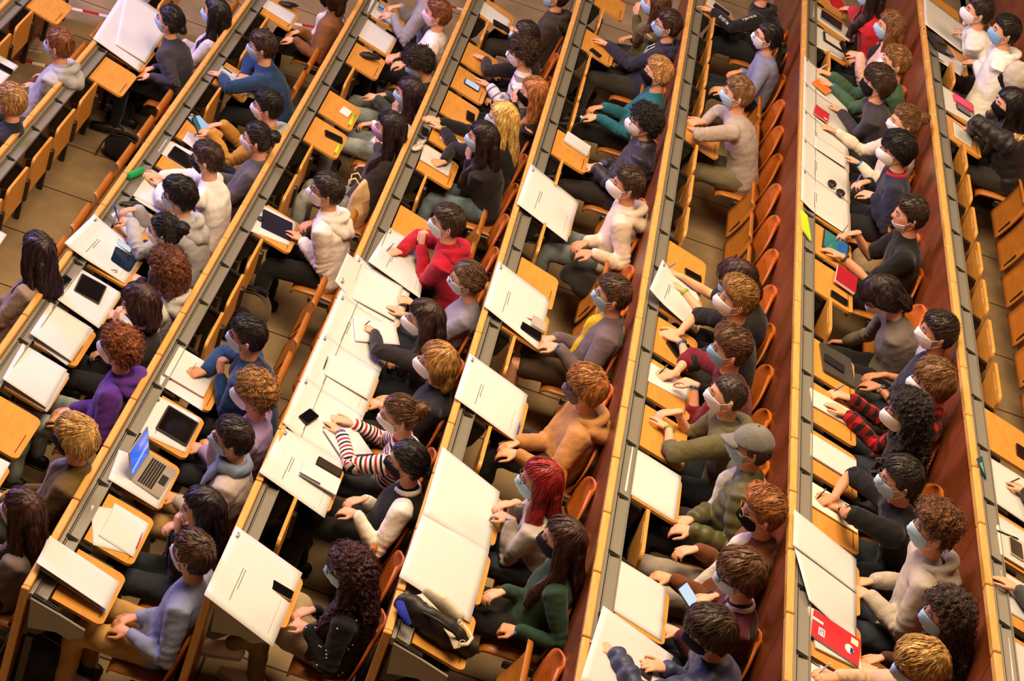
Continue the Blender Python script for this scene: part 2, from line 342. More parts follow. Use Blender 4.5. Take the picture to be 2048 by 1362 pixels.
# row 5
pp(5,1312,8,'the woman in the olive jacket','person with long brown hair in olive jacket, hand raised, at top edge',('long','#4b2d1d'),('s',BL),('jacket','#57512c','#6a6040'),0,8,(1276,16,.1),None)
pp(5,1335,52,'the man in the navy hoodie','person with glasses and navy hoodie with white cords, hand by a phone',('short','#3a2620'),('s',BL),('hood','#2b2939'),2,6,(1203,84,'T'),None,gl=1,cords=1)
pp(5,1315,148,'the blond man in the teal sweater','person with blond hair and black mask in teal sweater, holding blue lighter',('short','#b0834e'),('s',BK),('crew','#1f6370'),4,4,(1178,232,-.12),(1190,216,-.11),pants='#1c1a1c')
pp(5,1290,248,'the man in the dark puffer jacket with black curls','person with black curls, glasses and white mask in dark puffer jacket',('curly','#1b1412'),('f',WH),('puffer','#282336'),4,4,gl=1,pants='#2d2626')
pp(5,1255,372,'the man in the cream hoodie and ripped jeans','person with brown hair in cream hoodie and ripped jeans, hands joined',('short','#3c281e'),('f',WH),('hood','#d9c5b3'),6,4,(1166,506,-.12),(1160,490,-.12),pants='#6d777a',skin='#cf9272')
pp(5,1225,592,'the man in the yellow shirt','person with glasses, yellow T-shirt under grey jacket and bare knees',('short','#472e1f'),('s',BL),('jacket','#6a5a60','#e8c030'),4,6,(1096,690,-.06),(1092,680,-.08),gl=1,wband='#3f9fe0',shorts='#4a3a2b')
pp(5,1170,778,'the person in the tan hoodie','person with auburn side-parted hair, glasses and grey mask in tan hoodie',('mop','#9c6430'),('s','#77707c'),('hood','#b9844e'),4,6,(1012,905,-.12),(1018,890,-.12),gl=1)
pp(5,1080,965,'the woman with bright red hair','person with bright red hair, glasses and grey sweater, arms folded on board',('longmid','#8a1a18'),('s',BL),('crew','#b8aca5'),6,4,(1002,1030,-.01),(1010,1010,-.01),gl=1,wband='#3f9fe0')
pp(5,1125,1082,'the woman in the dark green sweater','person with long dark brown hair, dark mask and ribbed dark green sweater',('long','#3a2018'),('s',NV),('knit','#27402f'),4,4,(1010,1256,-.2,'fist'),(985,1190,-.1),wband='#3f9fe0',pants='#1c181a')
# row 6
pp(6,1522,-22,'the person in the black printed hoodie','person in black hoodie with white lettering down the sleeve at top edge',('short','#1c1513'),('s',WH),('hood','#191719'),0,8,(1412,18,'T'),None,pants='#222428')
pp(6,1535,75,'the woman with the black ponytail','person with long black ponytail, glasses and grey-blue sweater',('ponylong','#1c1314'),('s',WH),('knit','#7d80a2'),2,4,(1432,178,-.14),None,gl=1,pants='#1c2028')
pp(6,1475,190,'the man in the grey roll-neck','person with fair short hair in grey roll-neck sweater leaning on the board',('short','#7c5a3a'),('s',BL),('turtle','#a89a93'),2,6,(1388,258,'T'),(1392,240,'T'),pants='#6e654e')
pp(6,1475,560,'the woman bending over her sheet','person with straight brown bob bending low over a sheet, bare forearms',('bob','#3b2019'),('s',BL),('tee','#1e1a1b'),0,42,(1350,572,'T'),(1340,546,'T','pen'),wband='#b8e040')
pp(6,1475,602,'the fair-haired man in the black T-shirt','person with fair quiff, white pointed mask, black top and steel watch',('quiff','#88602f'),('f',WH),('half','#1b191a'),4,6,(1344,676,'T'),(1338,664,'T'),watch='#c8c4c0',wband2='#3f9fe0')
pp(6,1460,702,'the man in the burgundy sweater writing','person with brown side-parted hair and blue mask in burgundy sweater, writing',('quiff','#573722'),('s','#8ec4ee'),('sleeve34','#6c1122'),4,8,(1370,762,.03),(1328,745,'T','pen'),wband='#3f9fe0')
pp(6,1455,792,'the man in the olive hoodie','person with cropped dark hair, white mask and olive hoodie, lime band',('buzz','#33261f'),('s',WH),('hoodhalf','#5f5838'),4,6,(1318,846,'T'),(1332,826,.02),wband='#d8e860')
pp(6,1502,895,'the man in the grey cap','person in grey baseball cap and olive quilted jacket over white shirt',('short','#4a3426'),('s',BL),('pufferopen','#4f4a22','#ddd4cc'),4,4,(1360,1058,-.08),(1366,1045,-.1),cap='#77746f',pants='#241f1f')
pp(6,1525,1028,'the man in the brown coat','person with swept auburn hair, gold glasses, black mask and brown coat',('quiff','#93592c'),('s',BK),('jacket','#6c3b1d','#ece0d8'),4,8,(1318,1152,-.1),(1370,1102,-.06),gl=2,pants='#91877e')
pp(6,1480,1152,'the person in the burgundy sweater with a phone','person with tousled brown hair in burgundy sweater, holding a lit phone',('mop','#5e3d22'),('s','#d6e2f4'),('crew','#4b1522'),6,16,None,(1402,1200,.03),wband='#3f9fe0',collar='#e6dcd4',gl=1)
pp(6,1420,1268,'the man in the navy puffer jacket','person with brown hair and dark mask in navy puffer jacket, both hands on poster',('mop','#3e2a1b'),('s',NV),('puffer','#2b3152'),6,20,(1206,1296,'T'),(1308,1338,'T'))
# row 7
pp(7,1742,-12,'the person in the red jacket','person in red jacket with long dark hair at the top edge',('long','#2a1817'),('s',BL),('jacket','#c01f2c','#1c181a'),0,6,(1690,10,-.05),None)
pp(7,1780,55,'the woman in the pink and black jacket','person with brown hair, blue mask and pink and black jacket, lime band',('longmid','#774e30'),('s',BL),('jacket','#d9b1a9','#2a2224'),4,6,(1702,106,.0),None,wband='#b8e040')
pp(7,1790,127,'the man in the green sweater','person with reddish fair hair in dark green sweater, hands on poster',('short','#865a34'),('s',WH),('crew','#3b5843'),4,6,(1650,166,'T'),(1645,146,'T','pen'),wband='#3f9fe0')
pp(7,1755,168,'the man with the black mask in the dark grey sweater','person with brown hair and black mask in dark grey sweater with striped cuffs',('mop','#39261a'),('s',BK),('crew','#38343b'),4,6,(1670,216,'T','fist'),None)
pp(7,1810,245,'the woman in the cream cardigan','person with light brown bun in cream cardigan stretching one arm across poster',('bun','#674527'),('s',WH),('crew','#d9c9b6'),4,12,(1702,320,'T'),(1656,259,'T'),wband='#3f9fe0')
pp(7,1795,302,'the man in the navy polo','person with black fringe, white pointed mask and navy polo with striped collar',('mop','#14100f'),('f',WH),('crew','#25273e'),4,14,(1730,386,-.02),(1722,366,-.02,'pen'),collar='#b02838')
pp(7,1820,432,'the man in the black T-shirt with tablet','person with dark hair, mask below the nose and black T-shirt, drawing on tablet',('short','#2d1f17'),('chin',WH),('tee','#171516'),6,10,(1664,506,'T'),(1694,468,.03,'pen'),watch='#5a6058',skin='#d79c7e')
pp(7,1765,592,'the woman bending down','person with dark chin-length hair in grey sweater bending down to the floor',('bob','#2a1c1a'),('s',WH),('crew','#6b6159'),6,60,(1712,748,-.5),(1655,692,-.45),pants='#171416',wband='#80d060')
pp(7,1875,667,'the bearded man in the navy vest','person with dark beard, white mask, grey T-shirt and navy vest, crossed wrists',('short','#2a1c16'),('s',WH),('vesttee','#24273e','#98a0bc'),4,6,(1738,768,-.1),(1745,752,-.1),watch='#b8a890',skin='#b9805c')
pp(7,1865,767,'the man in the red plaid shirt','person with brown hair, white pointed mask and red and black plaid shirt',('mop','#755132'),('f',WH),('plaid','#b01c22'),2,8,(1672,818,'T'),(1678,792,'T','pen'),watch='#3a2c24')
pp(7,1815,828,'the woman with long black curls','person with very long black curls and white pointed mask, lower right',('longcurl','#1f1417'),('f',WH),('crew','#1f191b'),6,12,skin='#c08a6c')
pp(7,1800,962,'the man in the black sweater with lettering','person with dark hair, black glasses and black sweater lettered across the chest',('short','#221914'),('s',BL),('half','#19171a'),6,8,(1666,1008,'T'),(1644,994,'T','pen'),gl=1,watch='#303438',wband2='#3f9fe0',skin='#cf946f')
pp(7,1868,1062,'the person with the curly top in the grey hoodie','person with curly brown hair on top, blue mask and grey-beige hoodie',('curltop','#744b2a'),('s',BL),('hood','#b4a799'),4,2,(1715,1180,-.1),(1722,1165,-.12))
pp(7,1893,1232,'the woman with frizzy brown curls','person with long frizzy brown curls and blue mask, lower right',('longcurl','#3a2620'),('s','#9cc6f0'),('crew','#4c2b24'),8,8)
pp(7,1840,1335,'the blond person at the bottom edge','person with blond hair and blue mask at the bottom edge, writing',('mop','#c59a58'),('s','#b4d0f4'),('crew','#c9aa8d'),6,18,None,(1648,1352,'T','pen'))
# row 8
pp(8,1957,25,'the man in the white sweater','person with dark hair and white pointed mask in white sweater, arms folded',('short','#2d211b'),('f',WH),('crew','#dcd6d3'),0,6,(1922,62,.03),(1934,42,.06,'fist'),seat=14.9)
pp(8,2010,65,'the man in the white hoodie','person with dark hair and blue mask in white hoodie, arms resting on poster',('short','#1f1714'),('s','#8fc2ee'),('hood','#e4e0db'),4,4,(1942,122,.0),(1948,104,.0),seat=13.3)
pp(8,2032,158,'the woman in the beige headscarf','person wearing a beige headscarf and dark coat at upper right edge',('hijab','#b8b0a5'),('s',BK),('crew','#2a2529'),2,6)
pp(8,2020,212,'the woman in the black coat with fur collar','person with black hair and mask in long black quilted coat with fur collar',('long','#17110f'),('s',BK),('puffer','#18161b'),4,10,(1934,254,'T','pen'),(1988,216,.12,'fist'),fur='#b08c62')
pp(8,2225,965,'the writing hand at right edge','person at right edge of whom only a hand with a pen shows',('short','#2c201a'),('s',BL),('crew','#2a2a30'),0,10,(2030,972,'T','pen'),None)
pp(8,2250,1165,'the open hand at right edge','person at lower right edge of whom only an open hand shows',('short','#3c2a1e'),('s',BL),('crew','#4a4a50'),0,10,(2010,1166,'T'),None)
for p in PEOPLE:                                   # place on the seats
    r=p['row']; h=.34; X=U(p['x'],p['y'],RZ[r]+h); s=(X[1]-RT[r])/SP
    j=p.get('seat') or math.floor(s)+.5
    # height at which the line of sight passes over the seat's centre, kept within a sitter's range
    d=ray(p['x'],p['y']); yy=RT[r]+j*SP; z=CC[2]+d[2]*((yy-CC[1])/d[1])-RZ[r]
    z=max(.27,min(.41,z)); 
    if p['nod']>36: z=max(.12,min(z,.27))
    X=U(p['x'],p['y'],RZ[r]+z); p['head']=X; p['sy']=yy*.35+X[1]*.65; p['j']=math.floor(j)
# ---------------------------------------------------------------- the hall: stepped floor, partitions, folding boards, seats
YR={0:(-6.2,2.6),1:(-6.6,2.75),2:(-7.0,2.75),3:(-6.86,2.75),4:(-6.81,2.75),5:(-7.15,2.75),6:(-9.4,3.2),7:(-9.6,4.2),8:(-9.6,4.2),9:(-9.6,4.2)}
FM=mat('floor','#9a8260')
def floor_z(r): return RZ[r]+FL
vs=[];fs=[]
prof=[(-9.,floor_z(0)-.0)]
for r in range(0,10): prof+= [(RX[r]-.045,prof[-1][1]),(RX[r]-.045,floor_z(r))] if r>0 else []
prof+=[(RX[9]+1.6,floor_z(9))]
P=np.array([[(x,y,z) for (x,z) in prof] for y in np.linspace(-16,9,12)])
tag(mesh('floor',slab(P,V(0,0,-.25)),FM,smooth=False),'stepped hall floor of brown stone slabs',kind='structure')
# walls that close the hall far outside the picture
WM=mat('plain','#6b5a48')
tag(mesh('wall_far',bbox((-9.2,9,-2),(7.2,9.2,9)),WM,smooth=False),'far side wall of the hall',kind='structure')
tag(mesh('wall_rear',bbox((7.0,-16,-2),(7.2,9,9)),WM,smooth=False),'rear wall of the hall',kind='structure')
WOOD=mat('wood','#cf9040'); WOODS=mat('wood','#bd6422'); WOODP=mat('wood','#ab6a28'); CAPM=mat('wood','#d89f55'); PAN=mat('panel','#7e4023'); PANB=mat('wood','#a05a20')
STEEL=mat('metal','#8a847a'); DARK=mat('metal','#2f2a22'); SLOT=mat('metal','#141210')
PWHO={(p['row'],p['j']):p['who'] for p in PEOPLE}
NUM=['','one','two','three','four','five','six','seven','eight','nine','ten','eleven','twelve']
def near(r,j):
    best=None
    for (rr,jj),w in PWHO.items():
        if rr==r and (best is None or abs(jj-j)<abs(best[0]-j) or (abs(jj-j)==abs(best[0]-j) and jj<best[0])): best=(jj,w)
    if best is None: return None
    d=j-best[0]
    return best[1], d
ORD=['topmost row at left','second row from left','third row from left','fourth row from left','fifth row from left','sixth row from left','seventh row from left','row with the long bank of empty seats','row at right','row at the right edge']
def where(r,j):
    n=near(r,j)
    if n is None: return 'in the '+ORD[r]+', '+str(j)
    w,d=n
    if d==0: return 'of '+w
    return NUM[min(abs(d),12)]+(' up' if d>0 else ' down')+' from '+w
def art(s): return s
# board states: seats whose writing board is folded down for use; all others hang upright
LOW={0:[-3,-4,-5,1],1:[3,4,5,-3,-4,-5],2:[-4,-3,-2,-1,0,1,2,3,4,5,6,8,11],3:[-1,0,1,2,3,7,10,11,13,14,15],4:[-7,-5,-4,-3,-2,-1,0,1,3,4,5,6,7,9],
     5:[-4,-3,-2,0,2,3,5,7,11,13],6:[-3,-2,-1,1,2,3,4,5,6,10,15],7:[k for k in range(-3,19) if k not in(6,14)],8:[-3,-2,-1,0,1,2,3,11,12,14,15,16]}
def board_low(r,j):
    y0=seaty(r,j)+.05; w=.455; L=.30; z0=RZ[r]-.03; x0=RX[r]+.09
    ca,sa=math.cos(TILT),math.sin(TILT)
    pts=[(0,0),(0,w)]; rc=.045
    for a in np.linspace(90,0,6): pts.append((L-rc+rc*math.cos(math.radians(a)),w-rc+rc*math.sin(math.radians(a))))
    for a in np.linspace(0,-90,6): pts.append((L-rc+rc*math.cos(math.radians(a)),rc+rc*math.sin(math.radians(a))))
    m=prism(pts,2,-.018,0.); M=np.array([[ca,0,sa],[0,1,0],[-sa,0,ca]])
    return xf(m,M,(x0,y0,z0)),M,(x0,y0,z0)
def make_low(r,j):
    m,M,o=board_low(r,j)
    e=empty('folding_desk',o)
    mesh('writing_board',m,WOOD,o,e,False)
    mesh('pencil_groove',xf(bbox((.262,.05,-.002),(.268,.25,.0012)),M,o),mat('wood','#6b3c14'),o,e,False)
    mesh('hinge_arm',xf(bbox((.06,.452,-.05),(.22,.49,-.012),.006),M,o),DARK,o,e,False)
    return e
def make_up(r,j):
    y0=seaty(r,j)+.06; w=.45; H=.30; o=(RX[r]+.172,y0,RZ[r]+.012)
    pts=[(0,-H),(0,-.045)]; rc=.045; pts=[]
    for (cy,cz,a0) in((w-rc,-rc,90),(rc,-rc,180)):
        for a in np.linspace(a0-90,a0,6): pts.append((cy+rc*math.cos(math.radians(a)),cz+rc*math.sin(math.radians(a))))
    pts+=[(0,-H),(w,-H)]
    m=prism(pts,0,0,.02); e=empty('folding_desk',o)
    mesh('writing_board',xf(m,np.eye(3),o),WOOD,o,e,False)
    mesh('pencil_groove',xf(bbox((-.0015,.12,-.030),(.004,.33,-.022)),np.eye(3),o),mat('plastic','#e0b080'),o,e,False)
    mesh('hinge_arm',xf(bbox((.0,w-.02,-.30),(.045,w+.03,-.12),.01),np.eye(3),o),DARK,o,e,False)
    return e
def partition(r):
    x=RX[r]; z=RZ[r]; ya,yb=YR[r]; fb=floor_z(r-1) if r>0 else floor_z(0)
    e=empty('row_partition',(x,(ya+yb)/2,z)); tag(e,'red-brown panelled partition with orange edge and steel rail, '+ORD[r],'partition','long partitions between the rows')
    ph=(RT[r-1]-RT[r])%SP if r>0 else .27
    ys=[RT[r]+ph+k*SP for k in range(-30,40)]; ys=[y for y in ys if ya+.12<y<yb-.12]; ys=[ya]+ys+[yb]
    for a,b in zip(ys[:-1],ys[1:]):
        mesh('panel',bbox((x-.05,a+.004,fb),(x-.03,b-.004,z+.022),.002),PAN,(x,a,z),e,False)
        c=bbox((x-.064,a+.006,z-.012),(x-.022,b-.006,z+.034),.006); mesh('edge_strip',c,CAPM,(x,a,z),e,False)
        mesh('panel_back',bbox((x-.029,a+.01,z-.78),(x-.02,b-.01,z-.02)),PANB,(x,a,z),e,False)
    rail=join(bbox((x-.018,ya,z-.045),(x+.004,yb,z-.002)),bbox((x+.010,ya,z-.04),(x+.014,yb,z-.004)),bbox((x+.016,ya,z-.03),(x+.074,yb,z-.018)),bbox((x+.074,ya,z-.035),(x+.079,yb,z-.008)))
    mesh('rail',rail,STEEL,(x,ya,z),e,False)
    j0=math.ceil((ya-RT[r])/SP-.1); j1=math.floor((yb-RT[r])/SP)
    pl=[(x+.0,z-.022),(x+.155,z-.064),(x+.165,z-.078),(x+.16,z-.10),(x+.12,z-.2),(x+.05,z-.27),(x+.0,z-.27)]
    for j in range(j0,j1+1):
        y=seaty(r,j)
        ba=lambda y0,y1: prism([(x+.002,z-.018),(x+.002,z+.004),(x+.158,z-.045),(x+.158,z-.064)],1,y0,y1)
        b=join(xf(prism([(p[0],p[1]) for p in pl],1,0,.010),np.eye(3),(0,y-.005,0)),ba(y-.013,y-.003),ba(y+.003,y+.013))
        mesh('bracket',b,DARK,(x,y,z),e,False)
        if r<4 and j%1==0: mesh('post',bbox((x+.02,y-.02,z+FL),(x+.06,y+.02,z-.26),.004),DARK,(x,y,z),e,False)
    if r in(3,4,5): mesh('end_edge',bbox((x-.066,ya-.016,fb),(x-.022,ya+.008,z+.030),.005),CAPM,(x,ya,z),e,False)
    if r in(3,4,5): mesh('end_plate',prism([(x+.0,z-.012),(x+.155,z-.052),(x+.31,z-.10),(x+.31,z-.15),(x+.24,z-.19),(x+.17,z-.17),(x+.02,z-.2)],1,ya-.03,ya-.015),STEEL,(x,ya,z),e,False)
    return j0,j1
def seat_back_shape():
    n,m=13,11; P=np.zeros((n,m,3))
    for i in range(n):
        v=i/(n-1); wdt=.235*(1-.72*max(0,(v-.42)/.58)**2.6) if v>.42 else .235*(.86+.14*min(1,v/.3))
        for k in range(m):
            u=-1+2*k/(m-1)
            P[i,k]=(.80+.055*v-.045*abs(u)**2*(1-.3*v),u*wdt,-.36+.35*v-.0*u*u)
    return slab(P,V(.014,0,.002))
def pan_shape(up):
    n,m=14,7; P=np.zeros((n,m,3)); off=np.zeros((n,m,3))
    s=np.linspace(0,.37,n)
    for i in range(n):
        t=s[i]
        if t<.30: q=V(-t,.012*math.sin(t*9)); nn=V(0,-1)
        else: a=(t-.30)/.035; a=min(a,2.)*.95; q=V(-.30-.042*math.sin(a),-.042*(1-math.cos(a))); nn=V(math.sin(a)*.8,-math.cos(a))
        if up:
            th=math.radians(-110); c,sn=math.cos(th),math.sin(th)     # rotate front edge upwards
            R=lambda w: V(c*w[0]-sn*w[1],sn*w[0]+c*w[1])
            q=R(q); nn=R(nn)
        for k in range(m):
            u=-1+2*k/(m-1); w=.225*(1-.12*max(0,(t-.27)/.1)*abs(u)**3)
            P[i,k]=(q[0],u*w,q[1]); off[i,k]=(nn[0]*.017,0,nn[1]*.017)
    return slab(P,off)
BACK=seat_back_shape(); PAND=pan_shape(False); PANU=pan_shape(True)
SPROTO={}
def seat(r,j,occ):
    o=(RX[r],seaty(r,j)+.275,RZ[r])
    if occ in SPROTO:
        s=SPROTO[occ]; e=clone(s,Vector(o)-s.location)
    else:
        e=empty('auditorium_seat',o); mesh('backrest',xf(BACK,np.eye(3),o),WOODS,o,e)
        if occ:
            mesh('seat_pan',xf(PAND,np.eye(3),V(*o)+V(.80,0,SEAT)),WOODP,o,e)
            mesh('hinge_bracket',xf(bbox((.60,-.245,SEAT-.06),(.80,-.225,SEAT-.01),.008),np.eye(3),o),DARK,o,e,False)
        else:
            mesh('seat_pan',xf(PANU,np.eye(3),V(*o)+V(.60,0,SEAT-.075)),WOODP,o,e)
            mesh('hinge_bracket',xf(xf(bbox((-.014,-.21,.03),(.004,-.17,.16),.008),np.array([[.934,0,.358],[0,1,0],[-.358,0,.934]]),(.60,0,SEAT-.075)),np.eye(3),o),DARK,o,e,False)
        mesh('support',xf(join(bbox((.81,-.22,SEAT-.04),(.865,.22,SEAT-.005),.006)),np.eye(3),o),DARK,o,e,False)
        SPROTO[occ]=e
    if occ: lab='occupied seat under '+PWHO[r,j]
    else: lab='empty tip-up seat, '+where(r,j)
    tag(e,lab,'seat','tip-up seats with orange plywood backs'); return e
def inframe(X,mx=60): 
    px,py=PX(X); return -mx<px<2048+mx and -mx<py<1362+mx
LPROTO={}
for r in range(0,9):
    j0,j1=partition(r)
    for j in range(j0,j1):
        y=seaty(r,j)
        if inframe((RX[r]+.25,y+.27,RZ[r]-.05),90):
            low=j in LOW.get(r,[])
            if low in LPROTO: 
                s,(r0,jj)=LPROTO[low]; e=clone(s,(RX[r]-RX[r0],seaty(r,j)-seaty(r0,jj),RZ[r]-RZ[r0]))
            else: e=make_low(r,j) if low else make_up(r,j); LPROTO[low]=(e,(r,j))
            w=where(r,j)
            tag(e,('lowered board ' if low else 'folded upright board ')+w,'desk','folding writing boards')
        occ=(r,j) in PWHO
        if occ or (inframe((RX[r]+.8,y+.27,RZ[r]-.05),40 if r<8 else 240) and y<2.3): seat(r,j,occ)
partition(9)
# taped strips and a grating on the aisle floor
def onfloor(r,px,py,dz=.003): return U(px,py,floor_z(r)+dz)
def tape(r,a,b,lab):
    A=onfloor(r,*a);B=onfloor(r,*b); d=nrm(B-A); n=V(-d[1],d[0],0)*.028; L=np.linalg.norm(B-A); k=max(2,int(L/.11))
    P=np.array([[A+(B-A)*t-n,A+(B-A)*t+n] for t in np.linspace(0,1,k+1)])
    o=mesh('floor_tape',slab(P,V(0,0,-.002)),mat('plastic','#e8dccc'),A,None,False)
    sh=(B-A)/k
    for i in range(0,k,2):
        a0=A+(B-A)*(i/k)+V(0,0,.0008); a1=A+(B-A)*((i+1)/k)+V(0,0,.0008); q=np.array([[a0-n,a0+n],[a1-n+d*.02,a1+n+d*.02]])
        mesh('red_stripe',slab(q,V(0,0,-.0006)),mat('plastic','#b01c20'),A,o,False)
    tag(o,lab,'tape','red and white tape strips on the floor')
tape(0,(108,9),(222,34),'red and white tape on the floor beyond the red-haired man')
tape(0,(30,118),(90,131),'red and white tape on the floor left of the red-haired man')
tape(2,(560,42),(626,54),'red and white tape on the floor behind the corduroy jacket')
tape(3,(893,11),(926,19),'red and white tape on the floor right of the white T-shirt')
g=empty('floor_grating',onfloor(0,72,92)); tag(g,'worn rectangular floor grating with rounded slots near the taped floor','grating')
A=onfloor(0,48,102);B=onfloor(0,84,108);Cc=onfloor(0,80,58)
mesh('grating_frame',slab(np.array([[A-(B-A)*.1,B+(B-A)*.1],[Cc-(B-A)*.1,Cc+(B-A)*1.1]])+V(0,0,-.001),V(0,0,-.002)),mat('plastic','#a08a72'),A,g,False)
for i in range(7):
    for k in range(2):
        p=A+(Cc-A)*((i+.12)/7)+(B-A)*(k*.52+.03); q=(B-A)*.42; s=(Cc-A)*(.75/7)
        mesh('slot',slab(np.array([[p,p+q],[p+s,p+s+q]])+V(0,0,.0015),V(0,0,-.001)),mat('plastic','#c0aa90'),A,g,False)
# ---------------------------------------------------------------- people
HS=1.06
Z=V(0,0,1)
_ph=RNG.uniform(0,6.28,(8,3)); _dr=RNG.normal(size=(8,3)); _dr/=np.linalg.norm(_dr,axis=1)[:,None]
def wob(P,freq,seed=0):
    """smooth pseudo-noise in about -1..1"""
    s=0
    for k in range(6):
        q=P@(_dr[(k+seed)%8]*freq*(1+.37*k))+_ph[(k*3+seed)%8,k%3]+seed*1.7
        s=s+np.sin(q+1.3*np.sin(P@(_dr[(k+3+seed)%8]*freq*.8)+seed))/(1+.35*k)
    return s/2.6
def remesh(m,vox,smooth=0,relax=.5):
    me=bpy.data.meshes.new('tmp'); me.from_pydata(np.asarray(m[0]).tolist(),[],m[1]); me.update()
    o=bpy.data.objects.new('tmp',me); COL.objects.link(o); md=o.modifiers.new('r','REMESH'); md.mode='VOXEL'; md.voxel_size=vox; md.use_smooth_shade=True
    dg=bpy.context.evaluated_depsgraph_get(); ev=o.evaluated_get(dg); out=bpy.data.meshes.new_from_object(ev)
    COL.objects.unlink(o); bpy.data.objects.remove(o); bpy.data.meshes.remove(me)
    n=len(out.vertices); v=np.empty(n*3); out.vertices.foreach_get('co',v); v=v.reshape(-1,3)
    if smooth:
        e=np.empty(len(out.edges)*2,np.int32); out.edges.foreach_get('vertices',e); e=e.reshape(-1,2)
        deg=np.bincount(e.ravel(),minlength=n)[:,None]+1e-9
        for _ in range(smooth):
            s=np.zeros_like(v)
            for c in range(3): s[:,c]=np.bincount(e[:,0],v[e[:,1],c],n)+np.bincount(e[:,1],v[e[:,0],c],n)
            v=v+(s/deg-v)*relax
        out.vertices.foreach_set('co',v.ravel()); out.update()
    return out,v
def normals(me):
    n=np.empty(len(me.vertices)*3,np.float32); me.vertices.foreach_get('normal',n); return n.reshape(-1,3).astype(float)
def setco(me,v,base):
    me.vertices.foreach_set('co',(v-base).ravel().astype(np.float32)); me.update(); me.polygons.foreach_set('use_smooth',[True]*len(me.polygons))
def headP(d,feat=True):
    f,l,u=d.T; low=np.clip(-u,0,1)
    F=f*np.where(f>0,.097,.104); L=l*.077*(1-.30*low**1.5); Uu=u*.118
    F=np.where(f<0,F*(1-.45*low**1.2),F*(1-.06*low))
    if feat:
        fm=np.clip((f-.15)*4,0,1); G=lambda c,w:np.exp(-((L-c[0])/w[0])**2-((Uu-c[1])/w[1])**2)*fm
        F=F+.024*G((0,-.016),(.011,.016))+.012*G((0,.006),(.009,.022))
        F=F-.010*(G((.033,.013),(.014,.011))+G((-.033,.013),(.014,.011)))+.005*G((0,.034),(.05,.010))
        F=F+.006*G((0,-.055),(.02,.008))+.007*G((0,-.092),(.02,.016))-.004*G((0,-.074),(.02,.006))
    return np.stack([F,L,Uu],1)*HS
HAIRSTYLES={ # top, side thickness, hairline heights at f=-1,-.45,-.12,.1,.3,.6,1, front volume, curl, noise
 'short':(.026,.010,(-.62,-.55,-.12,-.1,.08,.42,.56),.010,0),
 'buzz':(.010,.005,(-.6,-.52,-.1,-.08,.1,.45,.58),0,0),
 'quiff':(.034,.009,(-.62,-.55,-.12,-.1,.08,.42,.58),.026,0),
 'wavy':(.036,.016,(-.66,-.6,-.16,-.12,.06,.36,.48),.016,.4),
 'curly':(.040,.022,(-.66,-.6,-.18,-.12,.05,.34,.46),.014,1),
 'curltop':(.046,.008,(-.62,-.55,-.12,-.1,.08,.40,.5),.022,1),
 'mop':(.036,.026,(-.72,-.66,-.28,-.14,.0,.2,.3),.016,.15),
 'bob':(.028,.028,(-.98,-.98,-.95,-.8,-.15,.40,.52),.004,.1),
 'curlbob':(.040,.042,(-1.,-1.,-.98,-.85,-.2,.36,.46),.006,1),
 'long':(.022,.022,(-1,-1,-.95,-.8,-.05,.44,.56),.004,.05),
 'longmid':(.024,.022,(-1,-1,-.95,-.8,-.05,.42,.5),.004,.05),
 'longcurl':(.038,.042,(-1,-1,-.98,-.85,-.1,.40,.5),.008,1),
 'bun':(.016,.012,(-.6,-.55,-.15,-.1,.1,.46,.58),.004,.2),
 'lowbun':(.016,.014,(-.7,-.65,-.2,-.1,.1,.46,.58),.0,.05),
 'pony':(.018,.014,(-.66,-.6,-.2,-.1,.1,.46,.58),.0,.05),
 'ponylong':(.018,.014,(-.66,-.6,-.2,-.1,.1,.46,.58),.0,.05),
}
FB=np.array([-1,-.45,-.12,.1,.3,.6,1])
def sst(a,b,x): t=np.clip((x-a)/(b-a),0,1); return t*t*(3-2*t)
DH,FH=sphere_dirs(56,40); DM,FMM=sphere_dirs(64,46)
def ik(S,W,a,b,pole):
    d=W-S; L=np.linalg.norm(d); 
    if L>(a+b)*.985: W=S+d*((a+b)*.985/L); d=W-S; L=np.linalg.norm(d)
    if L<.12: W=S+nrm(d)*.12; d=W-S; L=.12
    x=(a*a-b*b+L*L)/(2*L); h=math.sqrt(max(1e-6,a*a-x*x)); u=d/L; p=pole-u*(pole@u); return S+u*x+nrm(p)*h,W
POSE={'rest':(.35,.25),'flat':(.08,.1),'pen':(.85,.75),'fist':(1.35,.6),'phone':(.8,.5),'clasp':(.7,.4)}
